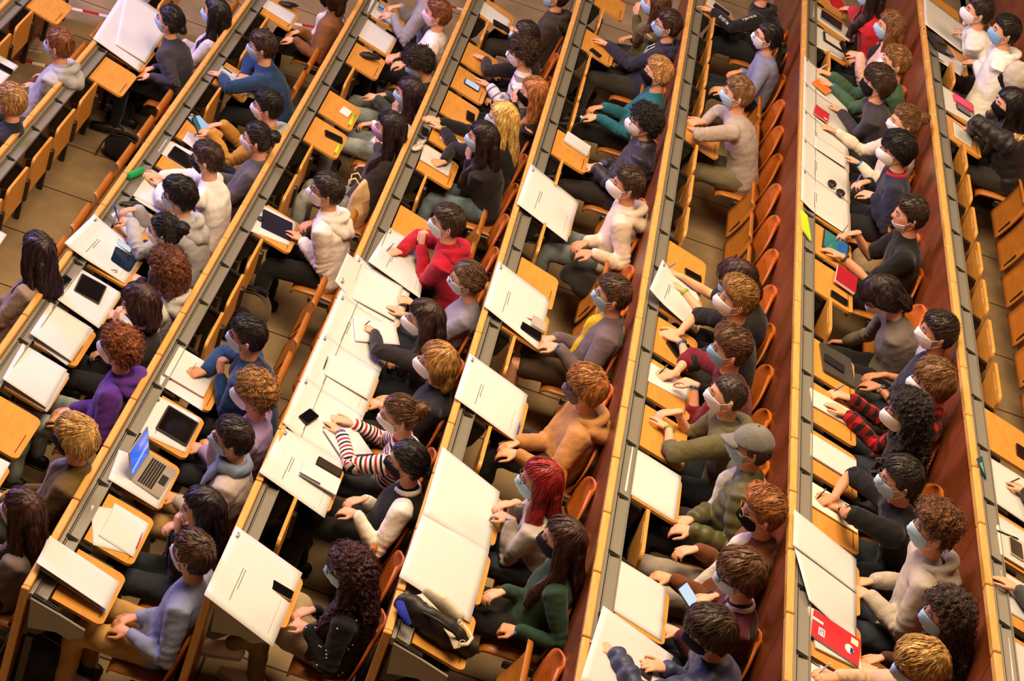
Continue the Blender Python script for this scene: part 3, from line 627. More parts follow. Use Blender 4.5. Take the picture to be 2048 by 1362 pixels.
def hand(W,d,nb,side,pose,k=1.):
    """W wrist, d direction of the hand, nb back of the hand, side=+1 left; palm, four fingers, thumb"""
    c,ct=POSE[pose]; d=nrm(d); nb=nrm(nb-d*(nb@d)); lat=np.cross(nb,d)*1.0            # lat points to one side
    th=lat*(1 if side>0 else -1)                                                        # thumb side = towards the body's middle
    out=[tube([W-d*.02,W+d*.015,W+d*.05,W+d*.088],np.array([.026,.029,.038,.040])*k,np.array([.019,.018,.016,.012])*k,lat=lat,seg=12)]
    off=(.030,.0105,-.0095,-.029); ln=(.070,.079,.073,.058); fan=(.10,.02,-.05,-.14)
    for o,L,fa,i in zip(off,ln,fan,range(4)):
        p=W+d*(.086-.006*(i==3))+th*o*k; dd=nrm(d+th*fa); pts=[p-dd*.02,p]; ang=0; cc=c*(1+.12*i)
        if pose=='pen' and i<2: cc=c*.8
        for s,bend in((.46,.55),(.30,.75),(.24,.5)):
            ang+=bend*cc; dv=dd*math.cos(ang)-nb*math.sin(ang); p=p+dv*L*s*k; pts.append(p)
        out.append(tube(pts,np.array([.0098,.0096,.0088,.0080,.0068])*k,lat=th,seg=8))
    p=W+d*.022+th*.024*k-nb*.004; dv=nrm(d*.62+th*.72-nb*.25*ct); q=p+dv*.045*k; dv2=nrm(d*.95+th*(.35-.5*ct)-nb*.3*ct); q2=q+dv2*.032*k; q3=q2+nrm(dv2-nb*.1)*.022*k
    out.append(tube([p-dv*.015,p,q,q2,q3],np.array([.014,.0145,.0115,.0102,.008])*k,lat=nb,seg=8)); return out
PENC=['#2a3f9c','#1c1c22','#c9c9d0','#3a5fb8','#24242a']
PEN_N=[0]
def addpen(pos,d,who,col=None):
    c=col or PENC[PEN_N[0]%5]; PEN_N[0]+=1; a=np.asarray(pos); d=nrm(d)
    o=mesh('pen',tube([a-d*.065,a-d*.058,a-d*.05,a+d*.06,a+d*.078],[.0012,.003,.0042,.0042,.0036],seg=8),mat('plastic',c),a)
    mesh('pen_clip',tube([a+d*.03+Z*.005,a+d*.07+Z*.005],.0014,seg=6),mat('gloss','#b8b8c0'),a,o); mesh('pen_tip',tube([a-d*.069,a-d*.064],.0011,seg=6),mat('gloss','#c8c0b0'),a,o)
    tag(o,'pen held by '+who,'pen'); return o
def strands(p,v,me,base,A,Hc,hs,hl,curl,hair,mt):
    """locks lying on the hair, following its growth from the crown"""
    bv=BVHTree.FromPolygons([Vector(q) for q in v-Hc],[tuple(f.vertices) for f in me.polygons])
    q=(v-Hc)@A.T; R=np.linalg.norm(q,axis=1); d=q/R[:,None]; th=np.interp(d[:,0],FB,hl); long=hs in('long','longmid','longcurl','bob','curlbob','ponylong')
    ok=np.where((d[:,2]>th+.06)|((q[:,2]<-.10)&long&(q[:,0]<.09)))[0]
    if p.get('cap'): ok=ok[q[ok,2]<.02]
    if len(ok)<20: return
    N=480 if not long else 560; ns=8; L={'short':.05,'buzz':.014,'quiff':.065,'wavy':.07,'curly':.05,'curltop':.05,'mop':.085,'bob':.12,'curlbob':.09,'long':.19,'longmid':.15,'longcurl':.13,'bun':.10,'lowbun':.12,'pony':.12,'ponylong':.15}[hs]
    st=RNG.choice(ok,N); X=v[st]-Hc+RNG.normal(size=(N,3))*.002; ph=RNG.uniform(0,6.28,N); cr=V(-.5,0,.86); out=[];nor=[]
    lf=RNG.uniform(.0006,.0035,N)*(1.8 if curl>=.9 else 1)*(.3 if hs=='buzz' else 1); pull=hs in('bun','lowbun','pony','ponylong')
    for s in range(ns):
        hq=X@A.T; hd=hq/(np.linalg.norm(hq,axis=1)[:,None]+1e-9)
        aw=hd-cr; g=aw*1.0; top=np.clip((hd[:,2]-.25)/.4,0,1)[:,None]
        dn=V(-.12,0,-1.)+0*hd
        if hs in('short','mop','wavy'): g=g+V(.45,0,0)
        if hs=='quiff': g=V(-.7,-.35,.05)+0*hd
        if pull: g=(V(-.118,0,-.02) if hs!='bun' else V(-.12,0,.05))/.12-hd*1.0; dn=g
        g=g*top+dn*(1-top)+.35*np.stack([wob(hq,40,1),wob(hq,40,2),wob(hq,40,3)],1)*(.5 if long else 1)
        gw=g@A; gw/=np.linalg.norm(gw,axis=1)[:,None]+1e-9; X=X+gw*(L/ns)*(s>0)
        for i in range(N):
            loc,n,_,_2=bv.find_nearest(Vector(X[i])); X[i]=loc; 
            if s==0: nor.append(np.array(n)) 
            else: nor[i]=np.array(n)
        n_=np.array(nor); t=s/(ns-1); Y=X+n_*(lf*(.4+1.6*math.sin(math.pi*min(1,t*.9+.1))))[:,None]
        if curl>=.9:
            lt=np.cross(n_,gw); a=ph+t*9; Y=Y+lt*(.006*np.sin(a))[:,None]+n_*(.004+.006*np.cos(a))[:,None]
        elif hs in('wavy','longmid') or curl>.1: lt=np.cross(n_,gw); Y=Y+lt*(.003*np.sin(ph+t*5))[:,None]
        out.append((Y,n_))
    Y=np.array([o[0] for o in out]); n_=np.array([o[1] for o in out]); t=np.gradient(Y,axis=0); t/=np.linalg.norm(t,axis=2)[:,:,None]+1e-9; lt=np.cross(n_,t)
    w=RNG.uniform(.0016,.0034,N)[None,:]*np.array([.5,.9,1,1,.95,.8,.5,.12])[:,None]
    Vv=np.stack([Y+lt*w[:,:,None],Y+n_*(w*.7)[:,:,None],Y-lt*w[:,:,None]],2)+Hc                    # ns,N,3,3
    idx=np.arange(ns*N*3).reshape(ns,N,3); F=[]
    for a,b in((0,1),(1,2),(2,0)): F.append(np.stack([idx[:-1,:,a],idx[:-1,:,b],idx[1:,:,b],idx[1:,:,a]],-1).reshape(-1,4))
    F=np.concatenate(F); mm=bpy.data.meshes.new('hair_strands'); mm.from_pydata((Vv.reshape(-1,3)-base).tolist(),[],F.tolist()); mm.polygons.foreach_set('use_smooth',[True]*len(F)); mm.update()
    tag(link('hair_strands',mm,mt,base,hair),None,None,None,'stuff')
TOPS={}
def build(p):
    r=p['row']; fz=RZ[r]+FL; Hc=np.array(p['head']); who=p['who']; fem='woman' in who
    psi=math.radians(p['yaw']); f=V(-math.cos(psi),-math.sin(psi),0); l=V(math.sin(psi),-math.cos(psi),0)
    pb=psi*.3; fb=V(-math.cos(pb),-math.sin(pb),0); lb=V(math.sin(pb),-math.cos(pb),0)
    n=math.radians(p['nod']); fh=f*math.cos(n)-Z*math.sin(n); uh=Z*math.cos(n)+f*math.sin(n); A=np.array([fh,l,uh])
    hw=lambda a: Hc+np.asarray(a)@A                       # head coordinates (forward, left, up) to world
    un=Z*math.cos(n*.55)+f*math.sin(n*.55); N=Hc-un*.178-fb*.035; 
    if p['nod']>36: N=Hc-un*.17-fb*.06
    sz=.92 if fem else 1.
    hz=fz+.535; dz=N[2]-hz; dx=math.sqrt(max(0,.49**2-dz*dz)) if dz<.49 else 0
    hx=min(max(N[0]+min(dx,.33),RX[r]+.50),RX[r]+.665); H=V(hx,p['sy'],hz)
    base=V(RX[r]+.6,p['sy'],fz)
    Cm=(H+N)/2-fb*.06+Z*.01; sp=lambda t:(1-t)**2*H+2*t*(1-t)*Cm+t*t*N if t>=0 else H+(H-Cm)*(-t)*.9
    shw=(.152 if fem else .172); skin=p.get('skin','#dea685'); topk,*tc=p['top']
    # ---- arms
    arms={}
    for side,key in((1,'l'),(-1,'r')):
        S=N-Z*.055+lb*side*shw-fb*.005; hnd=p[key]; pose='rest'; lap=False
        if hnd is None:
            if p['nod']>50: tgt=H+fb*.45-Z*.3+lb*side*.1
            else: tgt=H+fb*(.25+.03*side)+lb*side*.055+Z*(.145+.012*side)
            lap=True; mode='lap'; pose='clasp'
        else:
            pose=hnd[3] if len(hnd)>3 else 'rest'; mode=hnd[2]
            tgt=T(r,hnd[0],hnd[1],.028) if mode=='T' else U(hnd[0],hnd[1],RZ[r]+mode)
            if mode!='T' and pose=='rest': pose='clasp'
        raised=(mode!='T' and not lap and tgt[2]-RZ[r]>.07)
        dv=tgt-S; dh=V(dv[0],dv[1],0)
        S=S+nrm(dh)*min(.05,max(0,np.linalg.norm(dv)-.50))
        if raised: d=nrm(Z*.75+fb*.15-lb*side*.35); nb=nrm(fb*.6+lb*side*.6)
        elif mode=='T': d=nrm(nrm(dh)+fb*.5-lb*side*.25); d=nrm(d-Z*.10); nb=TN
        else: d=nrm(nrm(dh)*.6+fb*.5-lb*side*.3-Z*.35); nb=nrm(Z+lb*side*.25)
        W=tgt-d*.07
        best=None
        CT=((1,.22,.6),(.8,.4,.6),(.55,.5,.6),(.3,.6,.6),(.1,.7,.5),(-.1,.7,.3),(-.35,.7,.2)); CO=((.9,.35,.3),(.6,.4,.3),(.3,.5,.3)) if not raised else ((1.2,.35,.3),(.6,.45,.3),(.2,.5,.3))
        pz=lambda x: RZ[r]-.03-(x-RX[r]-.09)*math.tan(TILT)
        for w,ou,bk in CT if mode=='T' else CO:
            E_,W_=ik(S,W,.285*sz**.5,.255*sz**.5,-Z*w+lb*side*ou-fb*bk); xe=RX[r]+.385
            if E_[0]>xe:
                t=(xe-E_[0])/(W_[0]-E_[0]) if W_[0]<xe else None; ok=t is None or E_[2]+(W_[2]-E_[2])*t>pz(xe)+.030
            else: ok=E_[2]>pz(E_[0])+.042
            if best is None or (ok and not best[2]): best=(E_,W_,ok)
            if best[2]: break
        E_,W_,_=best
        if mode=='T' or raised: d=nrm(d+.55*nrm(W_-E_))
        arms[side]=(S,E_,W_,d,nb,pose,W_+d*.07)
    # ---- body (one surface)
    parts=[xf((headP(DH),FH),A.T,Hc)]
    for s in(1,-1): parts.append(ball(hw((-.012,s*.084,-.004)),(.020,.011,.034),np.array([nrm(fh-l*s*.35),nrm(l*s+fh*.35),uh]),12,8))
    parts.append(tube([N-un*.06,N,Hc-uh*.05-fh*.022,Hc-uh*.0-fh*.03],[.068,.056*sz,.054*sz,.05],[.062,.055*sz,.056*sz,.05],lat=l,seg=14))
    parts.append(tube([sp(t) for t in(0,.3,.6,.85,.97)],[.09,.08,.1,.1,.06],[.07,.07,.07,.06,.05],lat=lb,seg=10))
    for s,(S,E_,W_,d,nb,pose,_) in arms.items():
        k=.92 if fem else 1.
        parts.append(tube([N-Z*.07+lb*s*.05,S,(S+E_)/2,E_,E_*.6+W_*.4,W_],np.array([.045,.048,.043,.038,.036,.026])*k,np.array([.045,.048,.043,.038,.034,.021])*k,lat=np.cross(nb,d),seg=12))
        parts+=hand(W_,d,nb,s,pose,k*.97)
    # legs
    kn={};an={}
    for s in(1,-1):
        Hj=H+lb*s*.085-Z*.005; sprd=.05 if not fem else .01
        K=Hj+fb*.415+lb*s*sprd; K[2]=fz+.505; Ak=K+fb*(.03 if s>0 else -.05)+lb*s*.02; Ak[2]=fz+.085
        K[0]=max(K[0],RX[r]+.10); Ak[0]=max(Ak[0],RX[r]+.25)
        if p.get('shoe') and s>0: Ak=U(462,1288,fz+.24); K=H+nrm(Ak-H)*.40+Z*.12   # one leg stretched outwards
        kn[s]=K;an[s]=Ak
        if p.get('shorts'): parts.append(tube([Hj,Hj*.4+K*.6,K,K*.6+Ak*.4,Ak-Z*.02],[.07,.066,.058,.056,.036],lat=lb,seg=12))
        else: parts.append(tube([Hj,Hj*.5+K*.5,K-fb*.02,K*.3+Ak*.7,Ak],[.055,.05,.045,.04,.033],lat=lb,seg=8))
    vox=.0068
    me,v=remesh(join(*parts),vox,1,.35)
    me.name='person'; setco(me,v,base); root=link('person',me,mat('skin',skin),base)
    tag(root,p['label'],'person'); P_=lambda nm,m,mt,par=root: mesh(nm,m,mt,base,par)
    # ---- eyes, brows
    hs,hc=p['hair'][0],p['hair'][1]
    for s in(1,-1):
        c=hw(V(.0825,s*.033,.013)*HS); eo=P_('eye',ball(c,.0112*HS,None,12,8),mat('gloss','#b0a29c')); P_('iris',ball(hw(V(.0885,s*.033,.012)*HS),.0066*HS,None,10,7),mat('gloss','#1c120e'),eo)
        P_('eyebrow',tube([hw(V(.093,s*.014,.030)*HS),hw(V(.097,s*.030,.036)*HS),hw(V(.083,s*.052,.030)*HS)],[.0035,.0042,.0025],lat=uh,seg=8),mat('hair',hc))
    # ---- hair
    if hs=='hijab':
        F,L,Uu=DM.T; m=sst(-.1,.12,np.abs(L)*.9+Uu*.55-F*.75+.28); b=headP(DM,False); b=b*(1+.0)+DM*(-.01+.03*m)[:,None]
        sh=[xf((b,FMM),A.T,Hc),tube([Hc-uh*.07,N+Z*.01,N-Z*.07,N-Z*.12],[.085,.11,.16,.15],[.085,.1,.11,.1],lat=lb,seg=20)]
        me,v=remesh(join(*sh),.008,2); nn=normals(me); v=v+nn*(.006*wob(v,40,3))[:,None]; setco(me,v,base); link('headscarf',me,mat('cloth',hc),base,root)
    else:
        top,side,hl,vol,curl=HAIRSTYLES[hs]; F,L,Uu=DM.T
        th=np.interp(F,FB,hl); th=th+.05*wob(DM,9,int(abs(p['x']))%5)
        m=sst(th-.05,th+.07,Uu); up=sst(-.1,.75,Uu)
        T_=side+(top-side)*up+vol*np.exp(-((F-.55)/.35)**2-((Uu-.8)/.3)**2)
        if hs=='quiff': T_=T_+.012*np.exp(-((F-.3)/.5)**2-((Uu-.9)/.3)**2-((L+.3)/.5)**2)
        hat=p.get('cap')
        if hat: T_=np.minimum(T_,.012)
        b=headP(DM,False); dn=DM/np.array([.097,.077,.118]); dn/=np.linalg.norm(dn,axis=1)[:,None]
        b=b+dn*((T_+.014)*m-.014)[:,None]
        sh=[xf((b,FMM),A.T,Hc)]; back=lambda a,b_,c: hw((-a,b_,c))
        if hs in('long','longmid','longcurl','bob','curlbob'):
            fl=1.25 if 'curl' in hs else 1.
            if hs in('bob','curlbob'): sh.append(tube([back(.05,0,.03),back(.085,0,-.05),back(.085,0,-.12),back(.07,0,-.155)],np.array([.07,.085,.088,.07])*fl,np.array([.045,.04,.036,.03])*fl,lat=l,seg=16))
            else:
                ext=.14 if hs=='longmid' else (.40 if hs=='longcurl' else .25)
                pth=[back(.04,0,.04),back(.092,0,-.04),back(.10,0,-.12),N-fb*.10-Z*.01,N-fb*.135-Z*.12,N-fb*.13-Z*ext]
                sh.append(tube(pth,np.array([.07,.088,.09,.098,.092,.06])*fl,np.array([.04,.042,.042,.042,.034,.024])*fl,lat=l,seg=18))
                for s in(1,-1):
                    q=[back(-.01,s*.07,.05),back(.012,s*.088,-.03),back(.016,s*.09,-.12),N+lb*s*.10+fb*.01+Z*.0,N+lb*s*.115+fb*.075-Z*.10,N+lb*s*.10+fb*.10-Z*(ext-.04)]
                    if s<0 or hs=='longmid': q=q[:4]+[N+lb*s*.12-fb*.04-Z*.08]
                    sh.append(tube(q,np.array([.04,.046,.05,.05,.046,.026][:len(q)])*fl,np.array([.02,.022,.026,.028,.028,.018][:len(q)])*fl,lat=fh,seg=14))
        if hs=='bun': sh.append(ball(hw((-.125,0,.055)),(.05,.052,.046),A,14,10))
        if hs=='lowbun': sh.append(ball(hw((-.118,0,-.045)),(.036,.042,.036),A,14,10))
        if hs in('pony','ponylong'):
            e=.16 if hs=='pony' else .34; pt=[hw((-.09,0,-.01)),hw((-.135,0,-.02)),hw((-.15,0,-.07)),N-fb*.125-Z*.04,N-fb*.13-Z*(.04+e*.6),N-fb*.12-Z*e]
            if hs=='pony': tail=tube(pt[1:5],[.03,.036,.036,.018],[.028,.03,.028,.014],lat=l,seg=12)
            else: sh.append(tube(pt,[.03,.034,.036,.036,.034,.012],[.03,.03,.03,.028,.024,.01],lat=l,seg=12))
        me,v=remesh(join(*sh),.0068,1); nn=normals(me); q=(v-Hc)@A.T
        if curl>=.9: v=v+nn*(.009*wob(q,95,1)+.007*wob(q,170,2))[:,None]
        else: v=v+nn*(.0036*wob(q*V(.5,1.6,.5),70,2)+(.002+.008*curl)*wob(q,55,4))[:,None]
        setco(me,v,base); hair=link('hair',me,mat('curl' if curl>=.9 else 'hair',hc),base,root)
        strands(p,v,me,base,A,Hc,hs,hl,curl,hair,mat('curl' if curl>=.9 else 'hair',hc))
        if hs=='pony':
            me,v=remesh(tail,.007,1); setco(me,v+normals(me)*(.004*wob(v*V(1.5,1.5,.5),70,2))[:,None],base); link('ponytail',me,mat('hair',p['hair'][2]),base,hair)
        if hat:
            m=sst(.16,.26,Uu+F*.05); b=headP(DM,False)+dn*(-.014+.034*m)[:,None]; me,v=remesh(xf((b,FMM),A.T,Hc),.007,2); setco(me,v,base); c=link('cap',me,mat('cloth',hat),base,root)
            a=np.linspace(-1,1,15); br=np.array([[hw((.085+.012*(1-x*x)+t*.085*(1-.75*x*x),x*.078*(1-.1*t),.046-t*.022-.022*x*x)) for x in a] for t in np.linspace(0,1,6)])
            P_('cap_brim',slab(br,uh*.006),mat('cloth',hat),c); P_('cap_button',ball(hw((0,0,.148)),.008,None,10,6),mat('cloth',hat),c)
    # ---- mask
    if p['mask']:
        mk,mc=p['mask']; nu,nv=25,15; D=[]
        for i in range(nv):
            t=i/(nv-1); row=[]
            for k in range(nu):
                x=-1+2*k/(nu-1); az=math.radians(70)*x; lo,hi=(-66+26*abs(x)**2,8-17*abs(x)**1.6)
                if mk=='chin': lo,hi=(-82+20*abs(x),-30+12*abs(x))
                e=math.radians(lo+(hi-lo)*t); row.append((math.cos(e)*math.cos(az),math.cos(e)*math.sin(az),math.sin(e)))
            D.append(row)
        D=np.array(D).reshape(-1,3); b=headP(D,False)/HS; X=np.linspace(-1,1,nu)[None,:].repeat(nv,0).ravel(); Tt=np.linspace(0,1,nv)[:,None].repeat(nu,1).ravel()
        fm=1-np.abs(X)**2
        if mk=='f': add=.010*fm+.036*np.clip(1-np.abs(b[:,1])/.062,0,1)*np.exp(-((b[:,2]+.040)/.052)**2)+.012*np.exp(-(b[:,1]/.02)**2-((b[:,2]-.0)/.02)**2)
        else: add=.007*fm+.024*np.exp(-(b[:,1]/.026)**2-((b[:,2]+.02)/.034)**2)+.0022*np.sin(b[:,2]*230)*fm+.006*np.exp(-(b[:,1]/.03)**2-((b[:,2]+.075)/.03)**2)
        b[:,0]+=add; b+=D*.004; b*=HS
        Pm=(b@A+Hc).reshape(nv,nu,3); mo=P_('face_mask',slab(Pm,-fh*.003),mat('mask',mc))
        for s,k in((1,nu-1),(-1,0)):
            e1,e2=Pm[nv-1,k],Pm[0,k]; er=hw((-.020,s*.094,.012)); er2=hw((-.026,s*.090,-.026))
            P_('ear_loop',tube([e1,(e1+er)/2+l*s*.004,er,er2,(e2+er2)/2+l*s*.004,e2],.0019,seg=6,round_=False),mat('mask','#f2eef0'),mo)
    # ---- glasses
    if p.get('gl') or p.get('sun'):
        q=[]; o=V(0,0,0) if p.get('gl') else V(-.035,0,.098)
        for s in(1,-1):
            rg=[hw((V(.112,s*.033,.010)+V(-.010*abs(math.cos(a))*(1 if math.cos(a)*s>0 else 0),.027*math.cos(a),.021*math.sin(a)))*HS+o) for a in np.linspace(0,2*math.pi,17)]
            q.append(tube(rg,.0022,seg=6,round_=False)); q.append(tube([hw(V(.104,s*.060,.014)*HS+o),hw(V(.05,s*.079,.014)*HS+o),hw(V(-.01,s*.083,.008)*HS+o)],.002,seg=6))
        q.append(tube([hw(V(.113,.009,.014)*HS+o),hw(V(.113,-.009,.014)*HS+o)],.002,seg=6))
        P_('glasses',join(*q),mat('gloss','#b08a40' if p.get('gl')==2 else '#151214'))
    # ---- top
    long_=1.; loose=1.
    if topk in('tee','vesttee'): long_=.40; loose=1.04
    elif topk in('half','hoodhalf','sleeve34'): long_={'half':.50,'hoodhalf':.66,'sleeve34':.74}[topk]
    if topk in('hood','hoodhalf','jacket'): loose=1.07
    if topk in('puffer','pufferopen'): loose=1.22
    ts=(-.14,.04,.3,.55,.75,.9,1.,1.07); lat_=np.array([.178,.172,.160,.172,.180,.160,.098,.066])*sz; dp=np.array([.135,.13,.12,.124,.120,.098,.078,.064])
    if fem: dp=dp+np.array([0,0,0,.014,.008,0,0,0])
    lo=1+(loose-1)*.7
    torso=tube([sp(t) for t in ts[:-1]]+[N+un*.02],lat_*lo,dp*lo,lat=lb,seg=24)
    sl=[];sl2=[]
    for s,(S,E_,W_,d,nb,pose,_) in arms.items():
        S0=N-Z*.06+lb*s*.07; pts=[S0,S,S*.5+E_*.5,E_,E_*.55+W_*.45,W_-nrm(W_-E_)*.012]; rad=np.array([.072,.074,.062,.055,.051,.042])*loose*(.92 if fem else 1.)
        if long_<1:
            seg=[np.linalg.norm(pts[i+1]-pts[i]) for i in range(1,5)]; tot=sum(seg)*long_; out=pts[:2]; ro=list(rad[:2]); i=1
            while i<5 and tot>seg[i-1]: tot-=seg[i-1]; i+=1; out.append(pts[i]); ro.append(rad[i])
            if i<5: u=tot/seg[i-1]; out.append(pts[i]*(1-u)+pts[i+1]*u); ro.append((rad[i]*(1-u)+rad[i+1]*u)*(1.1 if long_<.5 else 1.0))
            pts,rad=out,np.array(ro)
        (sl2 if topk in('vest','vesttee') else sl).append(tube(pts,rad,lat=np.cross(nb,d),seg=16))
    shp=[torso]+sl
    if topk in('hood','hoodhalf'):
        ph=np.linspace(-2.6,2.6,19); C0=N+Z*.03-fb*.035; cc_=np.cos(ph/2.7)
        pth=[C0+(-fb*math.cos(a)*(.088 if abs(a)<1.4 else .075)+lb*math.sin(a)*.094)+Z*(.026*math.cos(a)-.012) for a in ph]
        hood=[tube(pth,.017+.016*cc_**2,.020+.020*cc_**2,lat=Z,seg=12),tube([N+lb*.115-fb*.055-Z*.012,N+lb*.07-fb*.135-Z*.05,N-fb*.155-Z*.075,N-lb*.07-fb*.135-Z*.05,N-lb*.115-fb*.055-Z*.012],[.035,.055,.062,.055,.035],[.045,.065,.075,.065,.045],lat=Z,seg=14)]
    if topk=='turtle': shp.append(tube([N-un*.02,N+un*.045],.068*sz,.066*sz,lat=l,seg=18,round_=False))
    if topk in('shirt','jacket','puffer','pufferopen','plaid'):
        ph=np.linspace(-2.6,2.6,13); pth=[N+un*.012-fb*.008+(-fb*math.cos(a)*.070+lb*math.sin(a)*.069)+Z*(.018*math.cos(a)) for a in ph]; shp.append(tube(pth,.026 if topk!='puffer' else .036,.013 if topk!='puffer' else .022,lat=Z,seg=10))
    if topk in('crew','tee','half','sleeve34','stripe','stripe3','knit','vest','vesttee'):
        ph=np.linspace(0,2*math.pi,19); pth=[N+un*.004+(-fb*math.cos(a)*.066+lb*math.sin(a)*.066)+Z*(.012*math.cos(a)) for a in ph]; shp.append(tube(pth,.010,lat=Z,seg=8,round_=False))
    leg_=0
    def cloth(nm,shapes,mt,vox=.0118,par=root,fold=1.,ridge=0,along=False):
        me,v=remesh(join(*shapes),vox,3); nn=normals(me)
        segs=[(H,N,0.)]+[(a[0],a[1],.6) for a in arms.values()]+[(a[1],a[2],.9) for a in arms.values()]; al=np.zeros(len(v)); bd=np.full(len(v),9.)
        for a,b_,o in segs:
            dd=b_-a; t=np.clip(((v-a)@dd)/(dd@dd),-.3,1.1); ds=np.linalg.norm(v-(a+t[:,None]*dd),axis=1)-(.10 if o==0 else 0); w=ds<bd; bd[w]=ds[w]; al[w]=o+(t*np.linalg.norm(dd))[w]
        am=(al>.6)*np.exp(-((al-.89)/.085)**2)*.0048
        v=v+nn*(fold*(.0062*wob(v,19,p['row'])+.0028*wob(v*V(1,1,1.2),48,3)+am*np.sin(al*2*math.pi/.042+2.2*wob(v,16,5))))[:,None]
        if ridge: v=v+nn*(.009*(np.abs(np.sin(al*math.pi/.075))-.5))[:,None]
        setco(me,v,base)
        if along: at=me.attributes.new('along','FLOAT','POINT'); at.data.foreach_set('value',al.astype(np.float32))
        return link(nm,me,mt,base,par)
    c0=tc[0]; GN={'tee':'t_shirt','half':'sweater','sleeve34':'sweater','crew':'sweater','knit':'sweater','stripe':'sweater','stripe3':'sweater','turtle':'sweater','hood':'hoodie','hoodhalf':'hoodie','jacket':'jacket','puffer':'jacket','pufferopen':'jacket','shirt':'shirt','plaid':'shirt','vest':'vest','vesttee':'vest'}[topk]
    if topk=='stripe': mt=mat('stripe',c0,.075,(tc[0],tc[0],tc[0],tc[1])); 
    elif topk=='stripe3': mt=mat('stripe',c0,.062,(tc[0],tc[1],tc[0],tc[2]))
    elif topk=='plaid': mt=mat('plaid',c0)
    else: mt=mat('knit' if topk=='knit' else ('puffer' if topk in('puffer','pufferopen') else 'cloth'),c0)
    top=cloth(GN,shp,mt,ridge=topk in('puffer','pufferopen'),along=topk in('stripe','stripe3','plaid'),fold=.6 if topk in('vest',) else 1.)
    if sl2: cloth('shirt_sleeve',sl2,mat('cloth',tc[1]),par=root)
    if topk in('hood','hoodhalf'): cloth('hood',hood,mat('cloth',tc[1] if len(tc)>1 else c0),par=top,fold=.9)
    if topk in('jacket','pufferopen') and len(tc)>1:
        w_=.062; cloth('shirt',[tube([sp(t)+fb*.016*(1 if t<1 else .4) for t in(.0,.3,.55,.75,.9,1.,1.03)],[w_,w_,w_,w_,w_*.95,w_*.9,w_*.9],dp[:7]*lo+.006,lat=lb,seg=18)],mat('cloth',tc[1]),fold=.6)
    if p.get('collar'):
        ph=np.linspace(-2.7,2.7,15); P_('collar',tube([N+un*.016+(-fb*math.cos(a)*.071+lb*math.sin(a)*.071)+Z*(.016*math.cos(a)) for a in ph],.019,.008,lat=Z,seg=10),mat('cloth',p['collar']),root)
    if p.get('cords'):
        for s in(1,-1):
            b_=[N+fb*.088+lb*s*.035-Z*.02,N+fb*.135+lb*s*.04-Z*.07,N+fb*.15+lb*s*.032-Z*.14,N+fb*.145+lb*s*.038-Z*.2]; P_('drawstring',tube(b_,.004,seg=6),mat('cloth','#e0dcdc'),top)
    if p.get('scarf'):
        ph=np.linspace(0,2*math.pi,21); me,v=remesh(join(tube([N+un*.03+(-fb*math.cos(a)*.082+lb*math.sin(a)*.085) for a in ph],.040,.032,lat=Z,seg=12,round_=False),tube([N+fb*.08+lb*.04,N+fb*.13+lb*.05-Z*.1,N+fb*.14+lb*.05-Z*.28],[.05,.05,.055],[.025,.022,.018],lat=lb,seg=12)),.009,2)
        setco(me,v+normals(me)*(.008*wob(v,45,2))[:,None],base); link('scarf',me,mat('cloth',p['scarf']),base,root)
    if p.get('fur'):
        ph=np.linspace(-2.2,2.2,15); me,v=remesh(tube([N+Z*.0-fb*.03+(-fb*math.cos(a)*.11+lb*math.sin(a)*.12)-Z*.02*(1-math.cos(a)) for a in ph],.042,.036,lat=Z,seg=12),.007,1)
        setco(me,v+normals(me)*(.010*wob(v,130,2))[:,None],base); link('fur_collar',me,mat('curl',p['fur']),base,root)
    if p.get('pearls'):
        v=np.array([w.co for w in top.data.vertices])+base; nn=normals(top.data); ok=np.where((nn@(-(nrm(Hc-CC))))>.4)[0]; sel=RNG.choice(ok,26,False)
        tag(P_('pearl_trim',join(*[ball(v[i]+nn[i]*.002,.0048,None,8,6) for i in sel]),mat('gloss','#e8dfd4')),None,None,None,'stuff')
    # ---- trousers, shoes
    pc=p.get('pants',random.choice(['#1e1d20','#26262b','#2f3540','#22262e','#33302c'])); leg=[ball(H-Z*.02+fb*.01,(.12,.17*sz,.10),np.array([fb,lb,Z]),16,10)]
    for s in(1,-1):
        Hj=H+lb*s*.085-Z*.005; K=kn[s];Ak=an[s]; kk=.95 if fem else 1.
        if p.get('shorts'): leg.append(tube([Hj,Hj*.5+K*.5,Hj*.16+K*.84],np.array([.095,.088,.084])*kk,lat=lb,seg=14))
        else: leg.append(tube([Hj,Hj*.5+K*.5,K-fb*.0,K*.9+Ak*.1-fb*.0,K*.5+Ak*.5,Ak+Z*.0],np.array([.095,.082,.068,.066,.060,.052])*kk,lat=lb,seg=14))
        if abs(PX(Ak)[1]-681)<800:
            a=Ak-Z*.045; ta=nrm(fb+lb*s*.15) if not(p.get('shoe') and s>0) else nrm(fb*.9-Z*.1+lb*.1)
            if p.get('shoe') and s<0: pass
            so=tube([a-ta*.06,a+ta*.02+Z*.01,a+ta*.10,a+ta*.18],[.036,.042,.046,.036],[.045,.05,.036,.026],lat=lb,seg=14); sho=P_('shoe',so,mat('leather' ,p.get('shoe','#1a1716')))
            P_('sole',tube([a-ta*.07-Z*.035,a+ta*.05-Z*.035,a+ta*.19-Z*.035],[.037,.046,.040],[.012,.012,.012],lat=lb,seg=12),mat('plastic','#d8d0c4' if p.get('shoe') else '#241f1c'),sho)
    if p.get('shorts'): pc=p['shorts']
    cloth('trousers',leg,mat('denim' if pc in('#8f9a97','#6f7778','#8d9496','#8f9290','#5f7078','#6d777a') else 'cloth',pc),.018,fold=1.1)
